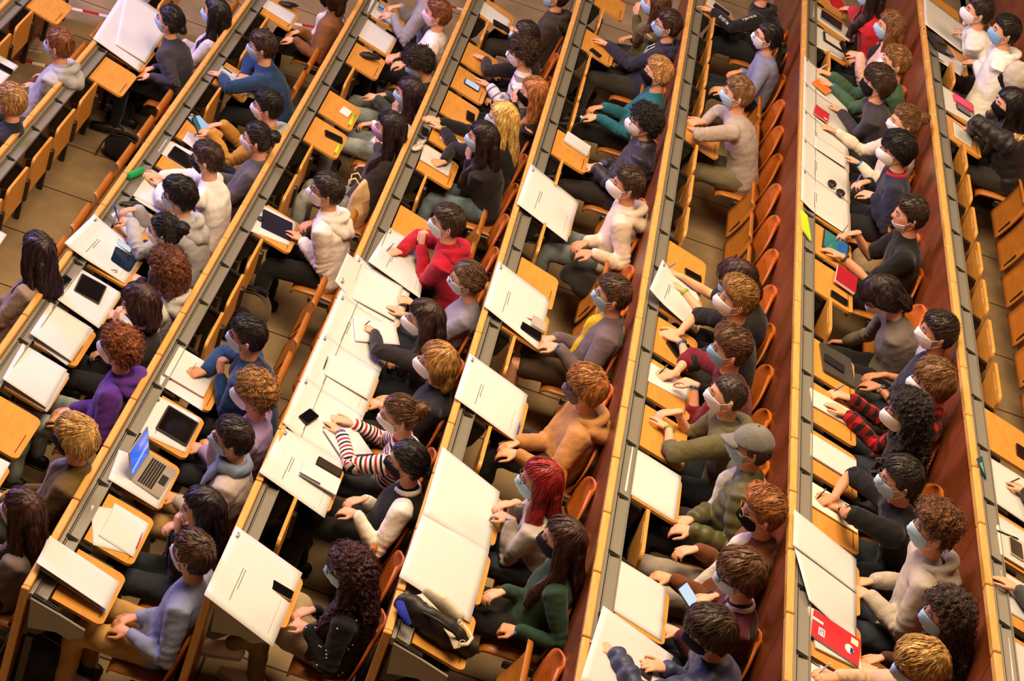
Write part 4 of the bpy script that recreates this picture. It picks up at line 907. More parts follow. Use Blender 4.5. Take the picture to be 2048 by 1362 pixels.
    # ---- things worn on the near wrist
    def cuff(nm,t0,col,rr,hh,kind='plastic',side=1):
        S,E_,W_,d,nb,_,_2=arms[side]; u=nrm(W_-E_); c=W_-u*t0; a=np.linspace(0,2*math.pi,17); lt=nrm(np.cross(nb,u)); n2=np.cross(u,lt)
        k=.92 if fem else 1.
        P=np.array([[c+u*h+lt*math.cos(t)*(.031*k+rr)+n2*math.sin(t)*(.026*k+rr) for t in a] for h in(-hh,hh)]); return P_(nm,slab(P,u*.0005),mat(kind,col)),c,u,nrm(n2 if n2@nb>0 else -n2),k
    s_=1 if p['l'] else -1
    if p.get('wband'): cuff('wristband',.0 if long_>=1 else .012,p['wband'],.004,.008,side=s_)
    if p.get('wband2'): cuff('wristband',.034 if p.get('watch') else .03,p['wband2'],.004,.007,side=s_)
    if p.get('watch'):
        o,c,u,n2,k=cuff('watch',.02,p['watch'],.0035,.008,'gloss',s_); q=c+n2*(.031*k); lt=nrm(np.cross(n2,u)); P_('watch_face',ball(q,(.017,.017,.006),np.array([u,lt,n2]),16,8),mat('gloss','#3a4044'),o)
    for s,key in((1,'l'),(-1,'r')):
        hnd=p[key]
        if hnd and len(hnd)>3 and hnd[3]=='pen':
            S,E_,W_,d,nb,_,tg=arms[s]; th=np.cross(nb,d)*(1 if s>0 else -1); addpen(W_+d*.105+th*.016-nb*.004,nrm(nb*.8-d*.45+th*.25),who)
    p['arms']=arms; p['root']=root; p['topobj']=top; p['N']=N; p['fb']=fb; p['lb']=lb
import os
for p in PEOPLE: build(p)
# ---------------------------------------------------------------- sheets, phones, bags
PAPER='#cdccce'
class Sheet:
    """sheet lying on the boards of a row; q = far-left, far-right, near-right, near-left corners (pixels); lift = height of the corners"""
    def __init__(s,row,q,lift=(0,0,0,0),dz=.003,world=None):
        s.row=row
        s.c=[T(row,*a,dz+b) for a,b in zip(q,lift)] if world is None else [np.array(w) for w in world]
        s.bow=0.; s.sag=None
    def at(s,u,v,h=0.):
        a,b,c,d=s.c; p=(a*(1-u)+b*u)*(1-v)+(d*(1-u)+c*u)*v
        return p+TN*(h+s.bow*4*(u*(1-u)+0*v)*0+s.bow*math.sin(math.pi*u)*math.sin(math.pi*v))
def sheet(row,q,label,lift=(0,0,0,0),dz=.003,name='poster',col=PAPER,n=12,bow=.0,group=None,curl=None,world=None,cat='paper'):
    S=Sheet(row,q,lift,dz,world); S.bow=bow
    P=np.array([[S.at(u,v) for u in np.linspace(0,1,n)] for v in np.linspace(0,1,n)])
    if curl:                                    # (edge, height): one edge bends up like a wave
        e,h=curl; g=np.linspace(0,1,n); w=np.clip(1-{'near':1-g[:,None]+0*g[None],'far':g[:,None]+0*g[None],'left':g[None]+0*g[:,None],'right':1-g[None]+0*g[:,None]}[e]/.45,0,1)**2*h
        P=P+TN*w[:,:,None]
    o=mesh(name,slab(P,-TN*.0009),mat('paper',col),S.c[0]); tag(o,label,cat,group); S.o=o; S.P=P
    S.surf=lambda u,v,h=.0012: bil(P,u,v)+TN*h
    return S
def bil(P,u,v):
    n=P.shape[0]-1; x=min(max(u,0),1)*n; y=min(max(v,0),1)*n; i=min(int(y),n-1); k=min(int(x),n-1); x-=k;y-=i
    return (P[i,k]*(1-x)+P[i,k+1]*x)*(1-y)+(P[i+1,k]*(1-x)+P[i+1,k+1]*x)*y
def strip(S,a,b,w,h=.0012):
    """thin printed stroke from a to b (sheet coordinates), width w in metres"""
    A=S.surf(*a,h);B=S.surf(*b,h); d=nrm(B-A); n=np.cross(TN,d)*w/2; v=np.array([A-n,A+n,B+n,B-n]); return np.concatenate([v,v-TN*.0005]),[(0,1,2,3),(7,6,5,4),(0,4,5,1),(1,5,6,2),(2,6,7,3),(3,7,4,0)]
def stroke_letters(S,u0,v0,du,dv,w,blue='#24324a'):
    # block letters T U M, running along v; u is the letter height
    L=[]; g=dv
    pts={'T':[((0,0),(0,1)),((0,.5),(1,.5))],'U':[((0,0),(1,0)),((1,0),(1,1)),((1,1),(0,1))],'M':[((1,0),(0,0)),((0,0),(0,1)),((0,.5),(1,.5)),((0,1),(1,1))]}
    for i,ch in enumerate('TUM'):
        for (a,b) in pts[ch]:
            L.append(strip(S,(u0+du*a[0],v0+(i+a[1]*.78)*g),(u0+du*b[0],v0+(i+b[1]*.78)*g),w))
    mesh('printed_logo',join(*L),mat('plain',blue),S.c[0],S.o,False)
def print_lines(S,u,v0,v1,k=2,col='#4a463f',gap=.035,w=.0042):
    L=[]; r=random.Random(int(S.c[0][1]*1000))
    for i in range(k):
        v=v0; end=v1 if i==0 else v0+(v1-v0)*.6
        while v<end: l=r.uniform(.012,.04); L.append(strip(S,(u+i*gap,v),(u+i*gap,min(v+l,end)),w)); v+=l+.008
    mesh('printed_text',join(*L),mat('plain',col),S.c[0],S.o,False)
def rline(S,a,b,w=.0012,col='#b8ae9e'): mesh('printed_line',strip(S,a,b,w),mat('plain',col),S.c[0],S.o,False)
def poster(row,q,label,**k):
    S=sheet(row,q,label,**k); stroke_letters(S,.06,.05,.032,.030,.0035); print_lines(S,.30,.42,.86); rline(S,(.17,.05),(.17,.85),.0008,'#c4bdb2'); rline(S,(.88,.45),(.88,.9),.003,'#a79d8d'); return S
# --- flat devices: body with rounded corners and a screen
def rquad(c,f=.14,k=4):
    out=[]
    for i in range(4):
        p=c[i]; a=c[i-1]; b=c[(i+1)%4]; la=np.linalg.norm(a-p); lb=np.linalg.norm(b-p); r=f*min(la,lb)
        p0=p+(a-p)/la*r; p1=p+(b-p)/lb*r
        for t in np.linspace(0,1,k+1): out.append((1-t)**2*p0+2*t*(1-t)*p+t*t*p1)
    return out
def plate(c,th,f=.14,up=TN):
    P=rquad([np.asarray(x) for x in c],f); n=len(P); v=np.array([p for p in P]+[p+up*th for p in P]); fs=[tuple(range(n-1,-1,-1)),tuple(range(n,2*n))]+[(i,(i+1)%n,n+(i+1)%n,n+i) for i in range(n)]
    return v,fs
def inset(c,k):
    m=sum(c)/4; return [m+(x-m)*k for x in c]
def rect(row,q,dz=.004):
    """rectangle on a board fitted to four picture corners: centre, long and short side kept square"""
    c=[T(row,*a,dz) for a in q]; m=sum(c)/4; u=((c[1]+c[2])-(c[0]+c[3]))/4; v=((c[3]+c[2])-(c[0]+c[1]))/4
    lu,lv=np.linalg.norm(u),np.linalg.norm(v); u2=nrm(u)
    v2=np.cross(TN,u2); v2=v2 if v2@v>0 else -v2
    return [m-u2*lu-v2*lv,m+u2*lu-v2*lv,m+u2*lu+v2*lv,m-u2*lu+v2*lv]
def device(row,q,label,name='smartphone',th=.008,body='#16161a',scr='#0a0a0c',glow=0,dz=.004,k=.9,cat='phone',f=.16,group=None,corners=None):
    c=corners or rect(row,q,dz); o=mesh(name,plate(c,th,f),mat('plastic',body),c[0],None,False)
    s=[x+TN*th for x in inset(c,k)]
    mesh('screen',plate(s,.0008,f*.8),mat('screen',scr,glow) if glow else mat('gloss',scr),c[0],o,False)
    e=inset([x+TN*(th*.8) for x in c],1.0); 
    mesh('camera_bump',ball(e[0]*.86+e[2]*.14+TN*.001,.004,None,8,6),mat('gloss','#050506'),c[0],o)
    tag(o,label,cat,group); return o,c
def book(row,q,label,th=.012,cover='#8a1622',name='notebook',dz=.004,spiral=False,cat='notebook',page='#cdccce'):
    c=rect(row,q,dz); o=mesh(name,plate(c,th,.04),mat('plastic' if cover!=page else 'paper',cover),c[0],None,False)
    mesh('pages',plate([x+TN*th*.12 for x in inset(c,1.004)],th*.76,.03),mat('paper',page),c[0],o,False)
    if spiral:
        a,b=c[3],c[2]; L=[]; k=22
        for i in range(k):
            p=a+(b-a)*((i+.5)/k)+TN*th*.5; w=nrm(c[0]-c[3]); L.append(tube([p+w*.006*math.cos(t)+TN*.007*math.sin(t) for t in np.linspace(0,6.28,9)],.0011,seg=5,round_=False))
        tag(mesh('spiral_binding',join(*L),mat('gloss','#3a3a3c'),c[0],o),None,None)
    tag(o,label,cat); return o,c
def pen_at(row,a,b,label,col,dz=.01,name='pen'):
    A=T(row,*a,dz);B=T(row,*b,dz); d=B-A
    o=mesh(name,tube([A,A+d*.06,A+d*.1,A+d*.9,B],[.0012,.003,.0045,.0045,.004],seg=8),mat('plastic',col),A); mesh('pen_clip',tube([A+d*.72+TN*.006,A+d*.97+TN*.006],.0015,seg=6),mat('gloss','#c0c0c4'),A,o); mesh('pen_tip',tube([A-d*.03,A+d*.02],.0012,seg=6),mat('gloss','#b0a890'),A,o); tag(o,label,'pen'); return o
def soft(name,row,px,rad,label,col,kind='cloth',yaw=0,dz=.03,cat='pouch',seed=1,amp=.006,at=None):
    p=T(row,*px,dz) if at is None else np.asarray(at); c,s=math.cos(yaw),math.sin(yaw); ax=np.array([[c,s,0],[-s,c,0],[0,0,1]])
    me,v=remesh(ball(p,rad,ax,24,16),.007,1); v=v+normals(me)*(amp*wob(v,35,seed))[:,None]; setco(me,v,p); o=link(name,me,mat(kind,col),p); tag(o,label,cat)
    z=p+V(0,0,rad[2]*.96); d=V(c,s,0)*rad[0]*.7; mesh('zip',tube([z-d*1.,z-d*.4+V(0,0,.003),z+d*.4+V(0,0,.003),z+d],.0022,seg=6),mat('metal','#6a6a6c'),p,o); return o
# ------------------------------------------------ row 0 and 1
sheet(0,[(-22,98),(38,132),(2,170),(-34,140)],'blank sheet on the board at the left edge above the blond man'); device(0,[(-12,121),(28,142),(22,150),(-16,129)],'black tablet case on a sheet at the left edge above the blond man','tablet',.008,cat='tablet',dz=.008)
S=sheet(1,[(250,-22),(344,44),(277,142),(186,77)],'large blank poster in front of the person in the charcoal cardigan',lift=(.03,0,0,.045)); 
S2=sheet(1,[(252,-24),(346,42),(291,126),(230,88)],'second blank poster lying over the first before the charcoal cardigan',lift=(.035,.008,.012,.03),dz=.006)
sheet(1,[(-30,445),(14,469),(-4,496),(-44,478)],'corner of a white sheet at the left edge above the taupe sweater')
# ------------------------------------------------ row 2
sheet(2,[(-22,905),(21,926),(-2,965),(-40,945)],'corner of a white sheet at left edge below the bare orange board')
sheet(2,[(45,686),(135,740),(90,820),(2,762)],'folded white poster above the bare board at the left edge',curl=('near',.02),bow=.004,lift=(0,0,0,.025)); sheet(2,[(48,692),(139,748),(94,824),(4,768)],'lower half of the folded poster beside the purple hoodie',dz=.001)
sheet(2,[(101,604),(184,656),(140,727),(57,671)],'folded white poster beside the person leaning on a grey sleeve',curl=('near',.02),bow=.004,lift=(0,0,0,.02)); sheet(2,[(104,610),(188,660),(134,731),(60,677)],'lower half of the folded poster beside the leaning person',dz=.001)
sheet(2,[(162,537),(243,586),(198,657),(115,599)],'white poster under the black tablet before the auburn curls',lift=(0,0,0,.02)); device(2,[(160,547),(216,575),(195,610),(149,583)],'black tablet with folded grey cover on the poster before the auburn curls','tablet',.008,'#3a3836','#100e0f',dz=.008,cat='tablet',f=.07); device(2,[(124,546),(137,556),(124,581),(111,570)],'dark phone lying on the steel rail left of the black tablet',dz=.02)
S=poster(2,[(187,432),(292,506),(249,567),(126,490)],'poster with two phones in front of the knotted black hair',lift=(.03,0,0,.05),curl=('left',.02))
device(2,[(216,487),(276,518),(258,547),(199,508)],'large phone with dark lit screen on the poster',body='#101014',scr='#16304a',glow=.5,dz=.010)
device(2,[(232,477),(268,500),(260,508),(226,486)],'phone with white lit screen beside the large phone',scr='#dfe8f2',glow=.9,dz=.010)
soft('key_ring',2,(227,542),(.035,.016,.008),'bunch of silver keys on the poster','#b0aeb0','metal',.6,.012,'keys',3)
sheet(2,[(222,428),(262,404),(300,450),(262,488)],'white sheet under the hands of the person with the phone',dz=.003); soft('pencil_case',2,(262,409),(.09,.03,.022),'dark pencil case beside the raised phone','#1b191b','leather',.5)
sheet(2,[(300,336),(350,366),(328,424),(260,388)],'white sheets under the clasped hands of the white shirt'); sheet(2,[(304,348),(346,372),(322,430),(268,398)],'second sheet sticking out below the clasped hands',dz=.001)
o=mesh('pencil_case',tube([T(2,259,352,.03),T(2,282,342,.03)],[.035,.035],[.026,.026],lat=TN,seg=12),mat('rib','#12964a'),T(2,270,346,.0)); tag(o,'bright green pencil case on the rail left of the white shirt','pencil case'); mesh('zip',tube([T(2,262,345,.058),T(2,284,336,.058)],.0025,seg=6),mat('plastic','#0c6e34'),T(2,270,346,0),o)
sheet(2,[(333,278),(394,308),(372,340),(316,303)],'white sheet under the black tablet beside the denim jacket'); device(2,[(348,293),(392,319),(381,343),(334,312)],'black tablet on a sheet beside the grey denim jacket','tablet',.009,'#1c1a1a','#0e0c0d',dz=.008,cat='tablet',f=.08)
sheet(2,[(376,262),(407,282),(394,302),(365,281)],'small white sheet under the filmed tablet',dz=.003)
device(2,[(369,232),(395,233),(437,267),(412,274)],'tablet with bright lit page being filmed','tablet',.008,'#22303a','#b9d4f0',.9,dz=.012,cat='tablet',f=.07)
sheet(2,[(440,128),(512,172),(494,192),(425,150)],'white notepad in front of the blue shirt'); device(2,[(443,143),(475,161),(468,172),(437,152)],'phone with pale lit screen on the notepad of the blue shirt',scr='#c8dcf0',glow=.8,dz=.009); pen_at(2,(446,134),(464,146),'black pen above the lit phone of the blue shirt','#1a1a1e')
sheet(2,[(536,-2),(595,31),(582,49),(522,12)],'white sheet in front of the corduroy jacket'); soft('pencil_case',2,(578,9),(.10,.035,.02),'black pencil case beyond the sheet of the corduroy jacket','#1c1a1c','leather',.45)
# ------------------------------------------------ row 3
sheet(3,[(745,-6),(802,38),(778,52),(734,25)],'white notebook page under the hands with the phone at top'); device(3,[(755,4),(766,10),(771,22),(760,16)],'phone held over the notebook at the top edge',scr='#9fc0e8',glow=.6,dz=.05)
sheet(3,[(734,36),(792,76),(773,108),(714,70)],'white sheet on the board before the white T-shirt')
soft('pencil_case',3,(740,112),(.10,.042,.03),'black pencil case on an orange board below the white T-shirt','#1a1719','leather',.35)
device(3,[(688,215),(705,226),(693,235),(676,223)],'white phone lying face down on an orange board','smartphone',.009,'#ece4da','#f2eae0',dz=.004)
for q,lb in(([(707,226),(713,228),(704,251),(697,248)],'lime paper band next to the white phone'),([(677,288),(683,290),(675,307),(669,304)],'lime paper band next to the black phone in the second board')):
    S=sheet(3,q,lb,name='paper_band',col='#b9d832',n=3,cat='paper band'); strip_=mesh('printed_text',join(strip(S,(.5,.1),(.5,.45),.003),strip(S,(.5,.5),(.5,.8),.003)),mat('plain','#6a8020'),S.c[0],S.o,False)
device(3,[(651,261),(686,277),(683,288),(648,271)],'black phone next to the second lime band',dz=.004)
sheet(3,[(524,407),(594,447),(578,491),(500,462)],'white sheet under the dark folder before the cream hoodie'); book(3,[(533,423),(592,452),(574,478),(515,450)],'dark blue folder in front of the cream hoodie',.008,'#1c1b2c','folder',dz=.008,cat='folder',page='#26263a'); 
o=mesh('earbud_case',ball(T(3,521,437,.014),(.022,.03,.012),None,16,8),mat('plastic','#1a1a1c'),T(3,521,437,.0)); tag(o,'round black case beside the dark blue folder','case')
book(3,[(363,697),(428,738),(411,798),(322,748)],'white notebook under the hand of the blue rain jacket',.01,'#cdccce','notebook',cat='notebook'); sheet(3,[(322,750),(410,800),(405,822),(318,768)],'lower page of the notebook of the blue rain jacket'); pen_at(3,(411,768),(398,748),'blue pen cap on the notebook of the rain jacket','#2a3aa0')
S=poster(3,[(314,790),(402,838),(371,906),(277,864)],'poster under the black tablet of the lilac sweater'); device(3,[(336,811),(398,848),(372,894),(310,857)],'large black tablet in front of the lilac sweater','tablet',.008,'#3a302a','#0e0b0c',dz=.008,cat='tablet',f=.07)
sheet(3,[(238,899),(354,945),(315,1018),(216,958)],'white poster under the open laptop',lift=(.02,0,0,.02))
# laptop
c=rect(3,[(295,908),(349,942),(320,1001),(263,965)],.008); lt=mesh('laptop',plate(c,.012,.06),mat('metal','#a89a8c'),c[0],None,False); tag(lt,'open silver laptop with blue lit screen on a poster','laptop')
u=c[1]-c[0]; v=c[3]-c[0]; K=[]
for i in range(6):
    for k in range(13):
        p=c[0]+TN*.012+u*(.16+.085*i)+v*(.07+.066*k); K.append(plate([p,p+u*.068,p+u*.068+v*.054,p+v*.054],.0022,.15))
mesh('keyboard',join(*K),mat('plastic','#1b1715'),c[0],lt,False)
p=c[0]+TN*.0122; mesh('touchpad',plate([p+u*.70+v*.33,p+u*.93+v*.33,p+u*.93+v*.64,p+u*.70+v*.64],.0008,.05),mat('plastic','#2a2420'),c[0],lt,False)
h0,h1=c[0]+TN*.012,c[3]+TN*.012; sv=nrm(V(-.29,0,1))*.185; nn=nrm(np.cross(h1-h0,sv)); nn=nn if nn[0]>0 else -nn
mesh('lid',plate([h0,h1,h1+sv,h0+sv],.007,.05,-nn),mat('metal','#a89a8c'),c[0],lt,False)
def onlid(a,b,lo=.08,hi=.95): return [h0+(h1-h0)*a+sv*lo+nn*.0006,h0+(h1-h0)*b+sv*lo+nn*.0006,h0+(h1-h0)*b+sv*hi+nn*.0006,h0+(h1-h0)*a+sv*hi+nn*.0006]
mesh('screen',plate(onlid(.03,.97),.0006,.03,nn),mat('screen','#2f6fe8',1.1),c[0],lt,False)
q=[h0+(h1-h0)*t+sv*w+nn*.0016 for t,w in((.05,.34),(.95,.18),(.95,.30),(.05,.48))]; mesh('screen_window',plate(q,.0005,.02,nn),mat('screen','#a9b8f4',1.),c[0],lt,False)
q=[h0+(h1-h0)*t+sv*w+nn*.0016 for t,w in((.05,.62),(.5,.62),(.5,.82),(.05,.82))]; mesh('screen_window',plate(q,.0005,.02,nn),mat('screen','#7f98ee',1.),c[0],lt,False)
sheet(3,[(182,1010),(256,1022),(258,1108),(186,1090)],'tilted white sheet below the open laptop'); sheet(3,[(230,1006),(299,1048),(267,1115),(197,1071)],'white sheet lying over another below the laptop',dz=.006); pen_at(3,(272,1099),(285,1066),'red pen beside the overlapping white sheets','#b01828')
sheet(3,[(100,1071),(240,1165),(205,1232),(65,1138)],'large rolled white poster on the last board of its row',curl=('near',.05),bow=.012,lift=(.03,0,0,.04),dz=.008); sheet(3,[(94,1078),(234,1172),(212,1228),(72,1134)],'inner layer of the rolled poster at the row end',dz=.002,lift=(.025,0,0,.02))
# ------------------------------------------------ row 4
sheet(4,[(966,0),(1024,42),(1009,63),(958,26)],'white sheet on the board before the dark brown hoodie'); device(4,[(988,40),(1020,58),(1016,66),(984,48)],'black phone near the sheet of the dark brown hoodie')
device(4,[(931,157),(961,175),(956,185),(927,166)],'phone with white lit screen that the curly-haired man points at',scr='#cfe2f6',glow=.9)
device(4,[(935,222),(951,231),(946,247),(930,238)],'small black phone on the board left of the blonde woman')
sheet(4,[(893,256),(932,291),(914,305),(880,275)],'white notepad beside the joined hands of the blonde woman'); device(4,[(846,255),(860,262),(853,272),(840,264)],'black phone on the rail beside the joined hands',dz=.02)
book(4,[(852,293),(906,325),(893,352),(835,317)],'white notebook under the fist of the woman with the blue watch',.009,'#cdccce'); soft('pencil_case',4,(835,295),(.075,.028,.022),'pale pencil case on the rail before the blue watch','#d8c8be','cloth',1.2); soft('pencil_case',4,(843,285),(.07,.02,.018),'second pale pencil case beside the first before the blue watch','#cdbab0','cloth',1.2)
poster(4,[(779,454),(858,503),(838,600),(734,526)],'curved poster under the pen hand of the red hoodie',lift=(.0,0,.0,.03),curl=('near',.015),bow=.006)
def wq(row,ja,jb,xa=-.058,xb=.372):
    f_=lambda x,j,up=0.: V(RX[row]+x,RT[row]+j*SP,RZ[row]-.03-(x-.09)*math.tan(TILT)+up)
    return [f_(xa,jb,.012),f_(xb,jb,.004),f_(xb,ja,.004),f_(xa,ja,.012)]
NM={-1:'under the flat hands of the ponytail',-2:'under the writing hand in black sleeve',-3:'before the blond bob with a blank sheet on it',-4:'under the hands of the red striped sleeves',-5:'under the spiral notepad'}
for j in(-1,-2,-3,-4):
    w=wq(4,j-.02,j+1.02); k=.004*(j+5)*.5; S=poster(4,None,'poster on the long desk '+NM[j],world=[p+V(0,0,.001*(-j)) for p in w],bow=.002,curl=('left',.03))
sheet(4,[(724,529),(806,574),(790,642),(703,596)],'blank sheet under the flat hands of the ponytail',dz=.022); S=sheet(4,[(695,506),(724,529),(700,596),(670,562)],'poster flap jutting over the edge before the ponytail',dz=.02,lift=(.05,.01,.0,.05)); stroke_letters(S,.3,.72,.12,.06,.004)
sheet(4,[(706,631),(791,650),(800,690),(711,682)],'blank sheet under the pen of the woman in black',dz=.022)
sheet(4,[(659,707),(757,744),(736,799),(648,748)],'blank sheet next to a black pen before the blond bob',dz=.022); pen_at(4,(647,739),(656,713),'black pen beside the blank sheet on the poster','#202024',.026)
device(4,[(597,833),(620,818),(637,834),(613,852)],'black phone lying on the poster before the striped sweater',dz=.026)
book(4,[(660,867),(731,858),(722,908),(666,905)],'open notebook under the hands of the striped sweater',.008,'#cdccce',dz=.022,cat='notebook')
poster(4,[(566,853),(689,925),(649,1036),(518,944)],'poster under the spiral notepad before the black vest',lift=(.012,.0,.0,.045),dz=.012)
book(4,[(610,920),(688,966),(663,987),(597,950)],'spiral notepad on the poster before the black vest',.008,'#cdccce',dz=.034,spiral=True,cat='notepad'); device(4,[(637,914),(686,942),(678,957),(630,928)],'shiny phone beside the spiral notepad',dz=.026,scr='#3a3028'); pen_at(4,(598,944),(640,968),'dark pencil on the spiral notepad','#2a2622',.052)
poster(4,[(472,1051),(605,1146),(544,1297),(406,1192)],'poster with a phone before the burgundy curls',lift=(.04,0,.0,.06),curl=('near',.01),bow=.006); device(4,[(540,1157),(589,1186),(582,1204),(533,1175)],'phone in tan case on the poster before the burgundy curls',body='#b07c50',dz=.012,k=.92)
# ------------------------------------------------ row 5
book(5,[(1134,266),(1180,295),(1173,315),(1126,282)],'thick white folded booklet on an orange board',.016,'#cdccce','booklet',cat='booklet')
poster(5,[(1062,327),(1158,404),(1134,484),(1034,407)],'blank curved poster before the ripped jeans',lift=(.04,.0,-.005,.05),bow=.008)
poster(5,[(997,521),(1100,600),(1076,699),(968,612)],'poster under a power bank and red cable',lift=(.03,0,0,.05),bow=.005)
c=rect(5,[(1064,633),(1091,649),(1086,667),(1059,651)],.012); o=mesh('power_bank',plate(c,.018,.1),mat('metal','#c8c0b4'),c[0],None,False); tag(o,'silver power bank on the poster beside the black phone','power bank'); mesh('port',plate([c[0]*.7+c[3]*.3+TN*.006,c[0]*.7+c[3]*.3+TN*.012,c[0]*.3+c[3]*.7+TN*.012,c[0]*.3+c[3]*.7+TN*.006],.001,.1,nrm(c[0]-c[1])),mat('plastic','#3040a0'),c[0],o,False)
device(5,[(1043,645),(1085,669),(1078,683),(1037,658)],'black phone plugged into the red cable',dz=.012,th=.01)
cb=[(1063,640),(1045,633),(1025,622),(1016,621),(1017,630),(1024,640),(1033,647),(1040,652)]; o=mesh('charging_cable',tube([T(5,*a,.018) for a in cb],.0028,seg=8),mat('plastic','#c02820'),T(5,1016,621,.0)); tag(o,'red charging cable looping between power bank and phone','cable')
for a,b in((cb[0],cb[1]),(cb[-1],cb[-2])): mesh('plug',tube([T(5,*a,.018),T(5,a[0]*.6+b[0]*.4,a[1]*.6+b[1]*.4,.018)],.006,seg=8),mat('plastic','#b0182c'),T(5,1016,621,0),o)
poster(5,[(939,706),(1056,790),(1030,882),(909,795)],'poster on the board before the tan hoodie',lift=(.035,0,0,.045),bow=.004); pen_at(5,(1034,871),(1041,845),'blue pen at the edge of the poster before the tan hoodie','#2030a0')
sheet(5,[(885,893),(1000,984),(977,1108),(845,1028)],'large blank poster under the folded grey sleeves',lift=(.045,.01,.005,.05),bow=.006); S=sheet(5,[(846,1024),(978,1104),(940,1246),(798,1153)],'large blank poster below the folded grey sleeves',lift=(.045,.004,.004,.055),bow=.006,dz=.006)
# black leather bag and the white strap bag on the last board of the row
p=T(5,865,1262,.06); me,v=remesh(join(tube([T(5,802,1205,.05),T(5,850,1240,.07),T(5,905,1278,.06),T(5,938,1305,.03)],[.07,.085,.085,.06],[.05,.055,.05,.03],lat=TN,seg=18)),.009,2); q=v; v=v+normals(me)*(.010*wob(v*V(1,1.6,1),24,2))[:,None]; setco(me,v,p); o=link('leather_bag',me,mat('leather','#24221f'),p); tag(o,'slumped black leather bag on the last board before the green sweater','bag')
mesh('blue_lining',tube([T(5,800,1205,.085),T(5,806,1226,.09),T(5,818,1248,.07)],[.022,.026,.016],[.012,.014,.01],lat=V(1,0,0),seg=12),mat('cloth','#1c2a9c'),p,o)
mesh('handle',tube([T(5,845,1225,.12),T(5,875,1240,.16),T(5,905,1262,.15),T(5,925,1285,.09)],.008,seg=8),mat('leather','#1b1917'),p,o)
p=T(5,890,1225,.10); c=T(5,885,1205,.10); d=T(5,920,1235,.10)
me,v=remesh(tube([T(5,853,1186,.10),T(5,880,1203,.11),T(5,918,1236,.10)],[.045,.05,.04],[.03,.035,.03],lat=TN,seg=16),.007,2); setco(me,v,p); o=link('shoulder_bag',me,mat('leather','#cfc4b2'),p); tag(o,'small cream shoulder bag with wide strap on top of the black bag','bag')
P=[T(5,838,1190,.12),T(5,860,1212,.135),T(5,885,1240,.13),T(5,905,1272,.11),T(5,914,1296,.09)]; mesh('strap',tube(P,[.026]*5,[.004]*5,lat=nrm(V(.4,-1,0)),seg=10),mat('cloth','#c9bda6'),p,o)
mesh('strap_loop',tube([T(5,918,1240,.11),T(5,935,1258,.12),T(5,945,1275,.11),T(5,935,1288,.10),T(5,918,1290,.09)],[.010]*5,[.004]*5,lat=nrm(V(.4,-1,0)),seg=8),mat('leather','#cfc4b2'),p,o)
for a in((921,1246),(925,1285)): mesh('ring',tube([T(5,a[0]+6*math.cos(t),a[1]+5*math.sin(t),.12) for t in np.linspace(0,6.28,11)],.0025,seg=6,round_=False),mat('metal','#c0b8a8'),p,o)
mesh('zip',tube([T(5,850,1204,.135),T(5,880,1224,.142),T(5,910,1250,.13)],.003,seg=6),mat('metal','#6a5238'),p,o)
device(5,[(1183,96),(1203,112),(1199,117),(1179,101)],'black phone under the hand of the navy hoodie'); c=rect(5,[(1194,103),(1222,122),(1219,130),(1190,111)]); 
# ------------------------------------------------ row 6
sheet(6,[(1418,-8),(1466,28),(1458,38),(1412,8)],'white sheet under the hand at the printed black sleeve'); device(6,[(1429,6),(1460,28),(1456,34),(1426,12)],'black phone on the sheet at the printed sleeve',dz=.008)
device(6,[(1372,538),(1404,556),(1400,564),(1367,546)],'black phone on the empty board above the curled poster')
poster(6,[(1322,523),(1401,590),(1393,667),(1296,582)],'curled poster under the bare forearms',lift=(.05,0,0,.06),curl=('left',.02),bow=.006); book(6,[(1326,556),(1400,590),(1394,622),(1318,585)],'white writing pad under the bare forearms',.006,'#cdccce',dz=.012)
c=rect(6,[(1362,602),(1394,633),(1389,640),(1357,609)],.012); o=mesh('ruler',plate(c,.003,.1),mat('plastic','#b8b4d8'),c[0],None,False); tag(o,'short lilac ruler on the curled poster','ruler'); mesh('printed_scale',plate([x+TN*.0032 for x in inset(c,.8)],.0004,.05),mat('plastic','#d8d4e6'),c[0],o,False)
device(6,[(1340,688),(1389,694),(1385,716),(1344,712)],'black tablet under the forearms of the fair-haired man','tablet',.008,'#1c1a18','#100e0d',cat='tablet',f=.07)
sheet(6,[(1302,724),(1380,775),(1373,803),(1292,760)],'white sheet under the pen of the burgundy sweater')
sheet(6,[(1265,892),(1363,953),(1350,1043),(1249,981)],'blank white poster before the grey cap')
sheet(6,[(1241,1120),(1333,1176),(1323,1282),(1218,1216)],'blank white poster above the navy puffer jacket')
sheet(6,[(1206,1211),(1347,1312),(1310,1420),(1160,1362)],'large blank poster under both hands of the navy puffer jacket',lift=(.04,0.01,0,.045),dz=.005)
o,c=book(6,[(1208,1262),(1257,1297),(1252,1325),(1202,1287)],'dark green printed booklet beside the hand on the poster',.004,'#1f3a3a','booklet',dz=.012,cat='booklet')
m_=sum(c)/4+TN*.005; u=nrm(c[1]-c[0]);v=nrm(c[3]-c[0]); q=m_+u*.02+v*.02; mesh('printed_ring',tube([q+u*.012*math.cos(t)+v*.012*math.sin(t) for t in np.linspace(0,6.28,17)],.0015,seg=5,round_=False),mat('plain','#d8e4dc'),c[0],o); mesh('printed_text',join(*[plate([c[0]+u*(.01)+v*(.008+.009*i)+TN*.005,c[0]+u*(.10-.03*i)+v*(.008+.009*i)+TN*.005,c[0]+u*(.10-.03*i)+v*(.012+.009*i)+TN*.005,c[0]+u*.01+v*(.012+.009*i)+TN*.005],.0004,.02) for i in range(2)]),mat('plain','#c8d8d0'),c[0],o,False)
